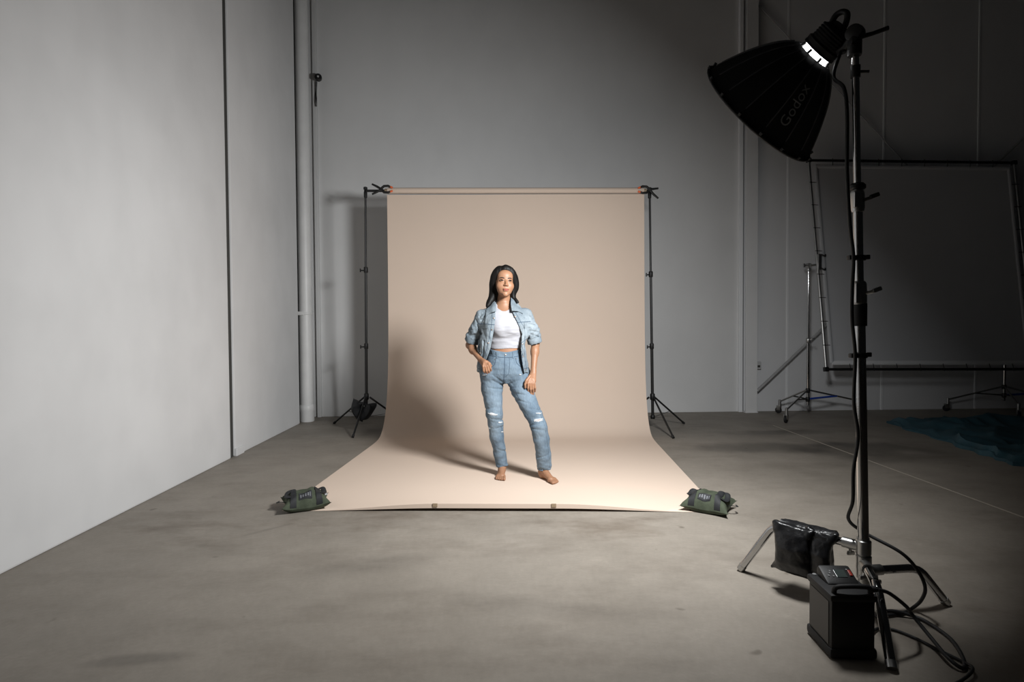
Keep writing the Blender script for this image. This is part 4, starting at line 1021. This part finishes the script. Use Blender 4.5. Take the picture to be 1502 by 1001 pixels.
for s in (-1, 1):
    ex = s*0.0318
    face_poly('eye', almond(ex, 0.0015, 0.0295, 0.0078, s*0.10), M_eyew, 0.0012, cx=ex, cz=0.0015)
    face_poly('iris', [(ex+0.0010+0.0078*math.cos(t*PI/8), 0.0015+0.0041*math.sin(t*PI/8)) for t in range(16)], M_iris, 0.0024, cx=ex+0.0010, cz=0.0015, edge=0.0014)
    lid = [face_pt(ex+(k/8-1)*0.0165, 0.0015+0.0046*(1-((k/8-1))**2)+s*0.10*(k/8-1)*0.0165, 0.0012) for k in range(17)]
    MB().tube(lid, [0.0008+0.0019*math.sin(PI*k/16) for k in range(17)], 6).build('eyelashes', M_iris, body_o, True)
    br_ = [face_pt(s*(0.013+0.036*k/10), 0.0185+0.006*math.sin(PI*(k/10)*0.75)-0.002*(k/10), 0.0005) for k in range(11)]
    MB().tube(br_, [0.0030+0.0018*math.sin(PI*min(1, k/10+0.15)) - (0.0012 if k > 8 else 0) for k in range(11)], 6, squash=(0, 1, 0)).build('eyebrow', M_brow, body_o, True)
up_ = []; lo_ = []
for k in range(13):
    t = k/6-1
    up_.append((t*0.0285, -0.0655+0.0052*(1-abs(t)**1.6)*(1-0.25*math.exp(-(t/0.16)**2))+0.0036*t*t))
    lo_.append((t*0.0285, -0.0685-0.0098*(1-t*t)**0.8+0.0066*t*t))
face_poly('lips', up_+lo_[::-1][1:-1], M_lip, 0.0008, cx=0, cz=-0.0685)
MB().tube([face_pt((k/8-1)*0.0225, -0.0672+0.0038*((k/8-1))**2, 0.0009) for k in range(17)], 0.0007, 5).build('mouth_line', M_brow, body_o, True)

# ---- hair
hair = Vol((-0.20, -0.16, 1.22), (0.17, 0.20, 1.64), 0.0034)
def hh(c, r, k=0.015, mode='u'): hair.ell(Hd(*c), r, k, mode, RH)
hh((0, 0.024, 0.036), (0.082, 0.096, 0.093), 0.0)
hh((0.0, 0.055, -0.02), (0.086, 0.072, 0.105), 0.03)
hh((0, 0.075, -0.10), (0.088, 0.050, 0.10), 0.04)
# face opening
hh((0.003, -0.085, -0.026), (0.063, 0.080, 0.118), 0.012, 's')
hh((0.0, -0.075, -0.085), (0.062, 0.075, 0.07), 0.012, 's')
hh((0.0, -0.010, 0.098), (0.050, 0.055, 0.030), 0.02)
# locks framing the face: outer silhouettes measured in the front view
def lock(pts, k=0.018):
    q = spline([p[0] for p in pts], 5); rr = [v.x for v in spline([(p[1], 0, 0) for p in pts], 5)]; pts = [(tuple(a), max(0.003, b)) for a, b in zip(q, rr)]
    for i in range(len(pts)-1):
        hair.cone(pts[i][0], pts[i+1][0], pts[i][1], pts[i+1][1], k, flat=((0, 1, 0), 0.85))
lock([(B(733, 396, -0.03), 0.022), (B(727.0, 405, -0.025), 0.024), (B(724.4, 416, -0.005), 0.0245), (B(724.0, 428, 0.01), 0.022), (B(721.6, 438, 0.0), 0.018), (B(718.0, 445, -0.015), 0.013), (B(714.6, 451, -0.03), 0.004)])
lock([(B(728.5, 416, 0.02), 0.026), (B(727.2, 430, 0.03), 0.025), (B(724.6, 444, 0.02), 0.018), (B(721.0, 450, 0.0), 0.008)])
lock([(B(742, 394.5, -0.035), 0.020), (B(750.5, 401, -0.02), 0.024), (B(755.0, 412, 0.0), 0.024), (B(755.8, 422, 0.012), 0.022), (B(752.6, 431, 0.015), 0.018), (B(754.0, 438, 0.005), 0.010), (B(760.8, 445, -0.02), 0.003)])
lock([(B(750.0, 426, 0.04), 0.026), (B(750.5, 436, 0.04), 0.020), (B(755, 443, 0.02), 0.006)])
hair.cone(B(739, 388.5, -0.065), B(739.2, 385, 0.06), 0.002, 0.002, 0.003, 's')    # parting
hair.noise(0.0013, 0.009, 11, (1, 1, 14)); hair.noise(0.0018, 0.020, 12, (1, 1, 9))
hair_o = hair.mesh('hair', M_hair, person); del hair

# ---- crop top
tee = Vol((-0.22, -0.18, vz(513.5)), (0.24, 0.18, vz(440)), 0.0032)
tee.loft(TOR, 0.0, off=0.0065)
for s, u in ((-1, 733), (1, 750)): tee.ell(B(u, 481, -0.060), (0.058, 0.052, 0.056), 0.03)
tee.cone(B(739.5, 437, -0.005), B(739.5, 450.5, -0.012), 0.058, 0.050, 0.006, 's'); tee.cone(B(739.5, 444, -0.16), B(739.5, 449, -0.02), 0.044, 0.044, 0.006, 's')
tee.cone(B(739, 449, 0.03), B(739, 435, 0.02), 0.053, 0.053, 0.0, 's')
tee.noise(0.0028, 0.030, 21, (2.4, 2, 0.7)); tee.noise(0.0012, 0.014, 22, (3, 2, 0.8))
sl, X_, Y_, Z_ = tee.win((-1, -1, 0), (1, 1, 2)); tee.op(sl, vz(511.5)-Z_ + 0.012*np.sin(X_*30)*0.15 + 0*Y_, 0, 'i')
tee_o = tee.mesh('crop_top', M_tee, person); del tee
bvt = bvh_of(tee_o)
seam(bvt, [(ux(720), vz(509)), (ux(732), vz(509.2)), (ux(748), vz(509.2)), (ux(764), vz(508.6))], 0.0014, 'hem', M_tee, tee_o)
neckp = []
for k in range(25):
    t = PI*(1+k/24); x = ux(739.5)+0.060*math.cos(t)
    z = vz(445)+0.032*math.sin(t)
    h, nn = drop(bvt, x, z-0.006); 
    if h is not None and h.y < 0.0 and abs(x-ux(739.5)) < 0.046: neckp.append(h)
if len(neckp) > 4: MB().tube(neckp, 0.0026, 6).build('neckband', M_tee, tee_o, True)

# ---- jeans
jn = Vol((-0.24, -0.24, 0.05), (0.40, 0.20, vz(509)), 0.0034)
HIP = [sec(513, 741, 0.014, 0.127, 0.090), sec(520, 741, 0.015, 0.132, 0.093), sec(530, 740.4, 0.018, 0.155, 0.108), sec(540, 740, 0.021, 0.172, 0.115), sec(548, 740, 0.022, 0.176, 0.112), sec(556, 740, 0.020, 0.155, 0.098), sec(563, 739.5, 0.018, 0.10, 0.07)]
jn.loft(HIP, 0.0)
LEGL = [(B(720.5, 552, 0.02), 0.089), (B(721.2, 568, 0.016), 0.082), (B(722.8, 588, 0.004), 0.071), (B(723.6, 606, -0.004), 0.063), (B(725.6, 622, 0.002), 0.058), (B(728.0, 642, 0.02), 0.0525), (B(732.0, 668, 0.045), 0.047), ((ux(735.4), 0.055, 0.072), 0.046)]
LEGR = [(B(759.5, 552, 0.016), 0.089), (B(764.0, 572, -0.01), 0.083), (B(772.5, 590, -0.055), 0.072), (B(780.5, 606, -0.09), 0.064), (B(787.5, 622, -0.112), 0.061), (B(791.5, 642, -0.105), 0.058), (B(794.5, 666, -0.08), 0.056), ((ux(796.2), -0.058, 0.076), 0.0555)]
for LG in (LEGL, LEGR):
    for i in range(len(LG)-1): jn.cone(LG[i][0], LG[i+1][0], LG[i][1], LG[i+1][1], 0.012 if i else 0.03, clip='b' if i == len(LG)-2 else None)
# folds: diagonal creases at the crotch and knees, stacking at the hem
def crease(vol, a, b, r, depth): vol.cone(a, b, r, r, depth, 's')
CREASES = []
for (a, b, y) in (((738, 566), (722, 558), -0.10), ((740, 566), (760, 560), -0.11), ((739, 563), (724, 552), -0.108), ((742, 570), (766, 576), -0.108), ((746, 577), (774, 586), -0.130)):
    CREASES.append((a, b, y))
jn.noise(0.0050, 0.085, 31); jn.noise(0.0026, 0.038, 32, (1.3, 1.2, 0.7)); jn.noise(0.0007, 0.013, 33)
def fold(vol, a, b, r, k, inset=0.0):
    """a shallow crease: a thin cone pressed into the surface"""
    vol.cone(a, b, r, r*0.35, k, 's')
sl, X_, Y_, Z_ = jn.win((-1, -1, 0.0), (1, 1, 0.13))
jn.f[sl] += 0.0020*np.sin(Z_*190+X_*60+Y_*40)*np.clip((0.125-Z_)/0.05, 0, 1)
bvt_ = None
def press(vol, a, b, y_in, w, depth):
    """a soft groove running from a to b on the front of the cloth (front view), w wide"""
    a = np.array([ux(a[0]), vz(a[1])]); b = np.array([ux(b[0]), vz(b[1])]); m = w*3
    sl, X, Y, Z = vol.win((min(a[0], b[0])-m, -0.4, min(a[1], b[1])-m), (max(a[0], b[0])+m, y_in, max(a[1], b[1])+m))
    ab = b-a; t = np.clip(((X-a[0])*ab[0]+(Z-a[1])*ab[1])/float(ab@ab), 0, 1)
    d2 = (X-a[0]-ab[0]*t)**2+(Z-a[1]-ab[1]*t)**2
    vol.f[sl] += (depth*(1-0.6*t)*np.exp(-d2/(w*w)) + 0*Y).astype(np.float32)
for (a, b) in (((738, 566), (721, 557)), ((738.5, 562), (722, 549)), ((740, 566), (760, 557)), ((741, 570), (764, 567)), ((744, 575), (770, 578)), ((749, 583), (775, 590)), ((736, 571), (716, 568)),
               ((776, 620), (790, 617)), ((777, 625), (793, 627)), ((736, 616), (720, 613)), ((736, 626), (722, 628)), ((740, 664), (729, 660)), ((786, 668), (800, 664)), ((712, 600), (726, 596)), ((791, 600), (774, 597))):
    press(jn, a, b, 0.06, 0.0075, 0.0058)
# waist cut dips at the front, hollow hems
sl, X_, Y_, Z_ = jn.win((-1, -1, 0.8), (1, 1, 1.2)); jn.op(sl, Z_-(vz(516.6)+0.35*np.abs(X_-0.004)**1.3) + 0*Y_, 0, 'i')
for LG in (LEGL, LEGR): jn.cone(LG[-2][0], LG[-1][0], LG[-2][1]-0.012, LG[-1][1]-0.005, 0.0, 's'); jn.cone(LG[-1][0], np.array(LG[-1][0])-np.array([0, 0, 0.03]), LG[-1][1]-0.005, LG[-1][1]-0.005, 0, 's')
jn_o = jn.mesh('jeans', M_jean, person); del jn
bvj = bvh_of(jn_o)
P2 = lambda u, v: (ux(u), vz(v))
# waistband, belt loops, fly, pockets, seams
seam(bvj, [P2(717.5, 521.2), P2(730, 523.2), P2(742, 524.2), P2(754, 523.4), P2(765, 521.4)], 0.0024, 'waistband_seam', M_thread, jn_o)
for u in (728.6, 752.0): patch(bvj, [P2(u-1.1, 516.2), P2(u+1.1, 516.2), P2(u+1.1, 525), P2(u-1.1, 525)], 0.0035, 'belt_loop', M_jean, jn_o, 4)
stud(bvj, ux(740.8), vz(520.4), 0.0065, 'waist_button', M_metal, jn_o)
seam(bvj, [P2(739.6, 522), P2(739.4, 535), P2(738.8, 548), P2(738.2, 562)], 0.0026, 'fly_seam', M_thread, jn_o)
seam(bvj, [P2(746.5, 525), P2(746.4, 538), P2(745, 547), P2(740.5, 552)], 0.0016, 'fly_stitching', M_thread, jn_o)
seam(bvj, [P2(727, 525), P2(725.5, 533), P2(720, 538.5), P2(712, 541)], 0.0024, 'pocket_edge', M_thread, jn_o)
seam(bvj, [P2(755.5, 525), P2(757, 532), P2(762, 537), P2(768, 539)], 0.0024, 'pocket_edge', M_thread, jn_o)
seam(bvj, [P2(737.5, 566), P2(735.5, 580), P2(733.6, 606), P2(735, 635), P2(740, 668), P2(742, 684)], 0.0012, 'inseam', M_thread, jn_o)
seam(bvj, [P2(785.6, 596), P2(795.0, 620), P2(799.6, 645), P2(802.5, 670), P2(803.6, 684)], 0.0012, 'side_seam', M_thread, jn_o)
seam(bvj, [P2(740, 567.5), P2(747, 577), P2(757, 590), P2(769, 606), P2(778, 620)], 0.0012, 'inseam', M_thread, jn_o)
stud(bvj, ux(757.0), vz(526.2), 0.0035, 'rivet', M_metal, jn_o); stud(bvj, ux(725.5), vz(527), 0.0035, 'rivet', M_metal, jn_o); stud(bvj, ux(762.5), vz(549), 0.005, 'rivet', M_btn, jn_o)
# torn knees: skin showing between white cross threads
def tear(outline_c, w, h, slant, seed, skinny):
    r = np.random.default_rng(seed); u0, v0 = outline_c; n = 16
    def pt(k, f=1.0, up=0.0):
        t = 2*PI*k/n; x = math.cos(t)*w/2*f; y = math.sin(t)*h/2*f*(1+0.25*math.sin(3*t+seed)); return (u0+x, v0+y+slant*x)
    def fill(name, f, th, m):
        c, nn = drop(bvj, ux(u0), vz(v0)); vs = [c+Vector((0, -th, 0))]; fs = []
        for ring_ in (0.5, 1.0):
            for k in range(n):
                p = pt(k, f*ring_); hq, n2 = drop(bvj, ux(p[0]), vz(p[1])); vs.append(hq+Vector((0, -th if ring_ < 1 else 0.001, 0)))
        for k in range(n): fs.append((0, 1+k, 1+(k+1) % n)); fs.append((1+k, 1+n+k, 1+n+(k+1) % n, 1+(k+1) % n))
        MB().add(vs, fs).build(name, m, jn_o, True)
    fill('frayed_patch', 1.25, 0.0022, M_fray)
    if skinny: fill('knee_opening', 0.80, 0.0032, M_skin)
    for k in range(5 if skinny else 3):
        a = (k+0.5)/5*2-1; y = v0+a*h*0.42
        seam(bvj, [(ux(u0-w*0.5), vz(y-slant*w*0.5+r.uniform(-.4, .4))), (ux(u0), vz(y+r.uniform(-.5, .5))), (ux(u0+w*0.5), vz(y+slant*w*0.5+r.uniform(-.4, .4)))], 0.0011, 'loose_thread', M_fray, jn_o, 4, 0.004)
tear((786.6, 612.6), 13.0, 4.2, -0.08, 3, True)
tear((787.5, 603.5), 9.0, 1.4, 0.10, 5, False)
tear((722.0, 606.4), 14.0, 3.6, 0.12, 7, False)
tear((733.0, 619.0), 6.0, 2.0, 0.15, 9, False)
tear((735.6, 634), 3.0, 1.2, 0.1, 11, False); tear((716.8, 628), 2.6, 1.0, 0.1, 13, False)
tear((710.5, 549.5), 6.0, 1.4, -0.2, 15, False); tear((762, 549), 2.6, 1.1, 0, 17, False)

# ---- jacket
jk = Vol((-0.36, -0.22, vz(552)), (0.36, 0.26, vz(436)), 0.0034)
JK = [sec(445, 739, 0.036, 0.078, 0.066), sec(450, 739.5, 0.032, 0.115, 0.080), sec(455, 740, 0.028, 0.158, 0.092), sec(462, 740, 0.022, 0.178, 0.108), sec(475, 739.5, 0.008, 0.180, 0.126), sec(490, 738.6, 0.004, 0.178, 0.132), sec(510, 737.4, 0.002, 0.184, 0.134), sec(530, 736.8, 0.002, 0.192, 0.138), sec(546.5, 736.6, 0.002, 0.196, 0.142)]
jk.loft(JK, 0.0, power=2.25)
SLL = [(B(709.5, 465.0, 0.022), 0.058), (B(699.5, 484, 0.055), 0.057), (B(692.0, 500.5, 0.092), 0.052)]
SLR = [(B(769.5, 463.0, 0.022), 0.060), (B(780, 483, 0.032), 0.055), (B(785.0, 503.0, 0.042), 0.051)]
for S_ in (SLL, SLR):
    jk.cone(S_[0][0], S_[1][0], S_[0][1], S_[1][1], 0.018); jk.cone(S_[1][0], S_[2][0], S_[1][1], S_[2][1], 0.01, clip='b')
jk.noise(0.0070, 0.060, 41, (0.8, 1.0, 1.3)); jk.noise(0.0042, 0.028, 42, (0.8, 1, 1.4)); jk.noise(0.0010, 0.011, 43)
# sleeve bunching
for S_, sg in ((SLL, -1), (SLR, 1)):
    a, b = np.array(S_[0][0]), np.array(S_[2][0]); ab = b-a; L_ = np.linalg.norm(ab)
    sl, X_, Y_, Z_ = jk.win(np.minimum(a, b)-0.07, np.maximum(a, b)+0.07)
    t = ((X_-a[0])*ab[0]+(Y_-a[1])*ab[1]+(Z_-a[2])*ab[2])/L_**2
    outer = np.clip((sg*(X_-ux(741))-0.14)/0.04, 0, 1)
    jk.f[sl] += 0.0034*np.sin(t*30+X_*60+Y_*40)*np.clip((t-0.35)*2.5, 0, 1)*outer
    jk.cone(b - ab*0.10/L_*0.25, b+ab*0.03/L_, S_[2][1]-0.010, S_[2][1]-0.010, 0.0, 's')
for (a, b) in (((703, 482), (699, 470)), ((706, 490), (700, 478)), ((692, 494), (701, 488)), ((690, 488), (700, 480)), ((782, 470), (773, 462)), ((789, 488), (777, 486)), ((790, 495), (778, 491)), ((784, 478), (774, 476)), ((704, 505), (703, 535)), ((710, 500), (708, 525)), ((772, 500), (773, 532)), ((768, 468), (762, 463)), ((707, 470), (714, 462)), ((704, 465), (710, 460))):
    press(jk, a, b, 0.12, 0.0065, 0.0085)
# hollow inside
INN = [(z, cx, cy, rx-0.010, ry-0.010) for (z, cx, cy, rx, ry) in JK if z < vz(470)] + [(vz(462), ux(740), 0.022, 0.140, 0.085)]
jk.loft(INN, 0.0, 's', power=2.25, ext=0.0)
jk.loft([(vz(552), ux(736.6), 0.002, 0.186, 0.132), (vz(545), ux(736.6), 0.002, 0.186, 0.132)], 0.0, 's', power=2.25)
# neck opening and open front
jk.cone(B(739, 455, 0.025), B(739, 432, 0.02), 0.060, 0.068, 0.0, 's')
vv = np.array([436, 447, 456, 471, 490, 512, 526, 536, 548, 556]); xl = np.array([728, 728, 727.2, 726.5, 723.5, 719, 713.5, 707.5, 705.5, 705.5]); xr = np.array([748.5, 749, 750, 757, 764.8, 763.2, 763.8, 765.5, 768, 768.5])
sl, X_, Y_, Z_ = jk.win((-1, -1, 0), (1, 1, 2))
zz = np.array([vz(v) for v in vv])[::-1]; L_ = np.interp(Z_.ravel(), zz, np.array([ux(u) for u in xl])[::-1])[None, None, :]; R_ = np.interp(Z_.ravel(), zz, np.array([ux(u) for u in xr])[::-1])[None, None, :]
d = np.maximum(np.maximum(L_-X_, X_-R_), Y_-0.02); jk.op(sl, d.astype(np.float32), 0, 's')
jk_o = jk.mesh('denim_jacket', M_jack, person); del jk
bvk = bvh_of(jk_o)
# rolled cuffs
for S_ in (SLL, SLR):
    a, b = Vector(S_[1][0]), Vector(S_[2][0]); d = (b-a).normalized(); r = S_[2][1]
    cv = MB().lathe([(r-0.012, -0.034), (r+0.002, -0.036), (r+0.0065, -0.028), (r+0.006, -0.010), (r+0.0065, 0.004), (r+0.002, 0.010), (r-0.010, 0.009)], b, d, 28, False)
    cv.v = [tuple(Vector(p)+Vector(p).normalized()*0.003*math.sin(p[0]*170+p[2]*120)) for p in cv.v]
    cv.build('rolled_cuff', M_jack, jk_o, True, 60)
JS = np.array(sorted(JK))
def jk_front(x, z):
    cx, cy, rx, ry = [float(np.interp(z, JS[:, 0], JS[:, k])) for k in range(1, 5)]
    return cy - ry*max(0.05, 1-abs((x-cx)/rx)**2.25)**(1/2.25)
# collar: a band that stands at the neck and folds over into two points
def collar_leaf(sgn, fold, edge, name):
    F_ = spline([B(*p) for p in fold], 6); Ed = spline([B(*p) for p in edge], 6); vs = []; fs = []; n = min(len(F_), len(Ed)); m_ = 6
    for lay in (0, 1):
        for i in range(n):
            for j in range(m_):
                t = j/(m_-1); p = F_[i].lerp(Ed[i], t); bulge = 0.010*math.sin(PI*t)
                p = p + Vector((sgn*0.3*bulge, -bulge*0.6, bulge*0.7))
                if t > 0.2 and p.y < 0.03:
                    ys = jk_front(p.x, p.z) - 0.011
                    w = min(1, (t-0.2)/0.4); p.y = p.y*(1-w) + w*ys
                p.y += lay*0.005
                vs.append(p - Vector((0, 0, lay*0.003)))
    k = n*m_
    for i in range(n-1):
        for j in range(m_-1):
            q = (i*m_+j, (i+1)*m_+j, (i+1)*m_+j+1, i*m_+j+1); fs.append(q); fs.append(tuple(k+x for x in q[::-1]))
    for i in range(n-1):
        for j in (0, m_-1): fs.append((i*m_+j, (i+1)*m_+j, k+(i+1)*m_+j, k+i*m_+j))
    for j in range(m_-1):
        for i in (0, n-1): fs.append((i*m_+j, i*m_+j+1, k+i*m_+j+1, k+i*m_+j))
    MB().add(vs, fs).build(name, M_jack, jk_o, True, 50)
collar_leaf(-1, [(728.0, 457.5, -0.090), (727.4, 449, -0.050), (726.2, 441.5, 0.0), (729.5, 437.5, 0.060), (739, 436.5, 0.100)], [(713.0, 464.5, -0.085), (713.4, 458.5, -0.055), (714.5, 453.5, 0.015), (722.0, 449.5, 0.085), (739, 447, 0.122)], 'collar')
collar_leaf(1, [(750.5, 457.0, -0.095), (749.3, 447, -0.050), (749.8, 437.5, -0.005), (747.5, 435.5, 0.060), (739, 436.5, 0.100)], [(766.4, 461.0, -0.085), (765.4, 455.5, -0.055), (763.0, 449.5, 0.015), (754.0, 447.5, 0.085), (739, 447, 0.122)], 'collar')
# yoke seams, chest pockets, plackets, hem band, buttons
seam(bvk, [P2(701.5, 475.0), P2(708, 475.6), P2(716, 476.2), P2(725.5, 477.0)], 0.0026, 'yoke_seam', M_thread, jk_o)
seam(bvk, [P2(758.5, 474.0), P2(766, 473.4), P2(778, 472.4)], 0.0026, 'yoke_seam', M_thread, jk_o)
patch(bvk, [P2(701.0, 475.6), P2(716.5, 476.4), P2(715.5, 482.5), P2(702.0, 481.5)], 0.0045, 'pocket_flap', M_jack, jk_o)
patch(bvk, [P2(702.2, 481.6), P2(715.2, 482.6), P2(713.2, 498), P2(705.0, 497)], 0.0022, 'chest_pocket', M_jack, jk_o)
patch(bvk, [P2(767.6, 474.0), P2(778.5, 473.2), P2(778.0, 480.5), P2(768.6, 482.0)], 0.0045, 'pocket_flap', M_jack, jk_o)
patch(bvk, [P2(768.8, 482.2), P2(777.4, 480.8), P2(776.5, 494), P2(769.6, 496)], 0.0022, 'chest_pocket', M_jack, jk_o)
seam(bvk, [P2(722.3, 457), P2(721.8, 471), P2(718.8, 490), P2(714.4, 511), P2(709.0, 525)], 0.0018, 'placket_seam', M_thread, jk_o)
seam(bvk, [P2(755.6, 459), P2(762.0, 471), P2(769.6, 486), P2(768.4, 500), P2(769.0, 526), P2(772.2, 543)], 0.0018, 'placket_seam', M_thread, jk_o)
seam(bvk, [P2(704.5, 484), P2(702.8, 506), P2(702.0, 538)], 0.0018, 'body_seam', M_thread, jk_o)
seam(bvk, [P2(773.0, 497), P2(773.6, 515), P2(774.4, 538)], 0.0018, 'body_seam', M_thread, jk_o)
seam(bvk, [P2(699.4, 539.8), P2(704.5, 540.6)], 0.0020, 'hem_seam', M_thread, jk_o); seam(bvk, [P2(766.8, 540.2), P2(771, 540.0), P2(775, 539.4)], 0.0020, 'hem_seam', M_thread, jk_o)
for (u, v) in ((765.6, 505), (766.3, 523), (769.6, 542), (762.6, 486), (755.2, 465.5), (716.4, 503), (721.5, 484), (724.3, 467.5), (709.2, 480.8), (773.2, 480.0)):
    stud(bvk, ux(u), vz(v), 0.0058, 'button', M_metal, jk_o)

# ------------------------------------------------------------------ black leather shot bag over the rear leg of the chrome stand
dleg = Vector((1.162-1.484, 2.596-2.20, 0)).normalized(); lc = Vector((1.484, 2.20, 0)) + dleg*0.232
shot = empty('shot_bag', lc, math.atan2(dleg.y, dleg.x)); tag(shot, 'black leather saddle sandbag hung over a leg of the chrome light stand', 'sandbag')
for (cx, cy, rw, name, sd_) in ((0.022, 0.056, 0.074, 'pouch', 51), (-0.080, 0.030, 0.050, 'pouch', 52)):
    v = Vol((cx-0.13, cy-0.08, 0.03), (cx+0.13, cy+0.08, 0.33), 0.0042)
    v.loft([(0.092, cx, cy*1.05, rw*0.92, 0.016), (0.105, cx, cy*1.05, rw, 0.030), (0.14, cx, cy*1.06, rw*0.98, 0.042), (0.20, cx, cy, rw*0.95, 0.041), (0.255, cx, cy*0.9, rw*0.94, 0.026), (0.288, cx, cy*0.75, rw*0.92, 0.014)], 0.0, power=3.2)
    for sx in (-1, 1): v.cone((cx+sx*rw*0.8, cy, 0.112), (cx+sx*rw*1.15, cy*1.05, 0.095), 0.022, 0.010, 0.015); v.cone((cx+sx*rw*0.84, cy*0.85, 0.27), (cx+sx*rw*1.04, cy*0.75, 0.285), 0.018, 0.010, 0.015)
    v.noise(0.006, 0.065, sd_, (0.9, 1, 1.1)); v.noise(0.003, 0.028, sd_+5, (1, 1, 1.6)); v.noise(0.0010, 0.012, sd_+9)
    v.mesh(name, M_leather, shot)
sv = []; sf = []; n1, n2 = 8, 14
for lay in (0.0, 0.007):
    for i in range(n1+1):
        for j in range(n2+1):
            t = j/n2*PI; y = 0.046*math.cos(t); z = 0.262+(0.024+lay)*math.sin(t)+lay*0.3
            sv.append((-0.125+0.215*i/n1, y*(1+lay*6), z + 0.003*math.sin(i*1.9+j)))
w_ = n2+1; kk = (n1+1)*w_
for b_ in (0, kk):
    for i in range(n1):
        for j in range(n2): q = (b_+i*w_+j, b_+(i+1)*w_+j, b_+(i+1)*w_+j+1, b_+i*w_+j+1); sf.append(q if b_ else q[::-1])
for i in range(n1):
    for j in (0, n2): sf.append((i*w_+j, (i+1)*w_+j, kk+(i+1)*w_+j, kk+i*w_+j))
for j in range(n2):
    for i in (0, n1): sf.append((i*w_+j, i*w_+j+1, kk+i*w_+j+1, kk+i*w_+j))
MB().add(sv, sf).build('saddle_flap', M_leather, shot, True, 60)
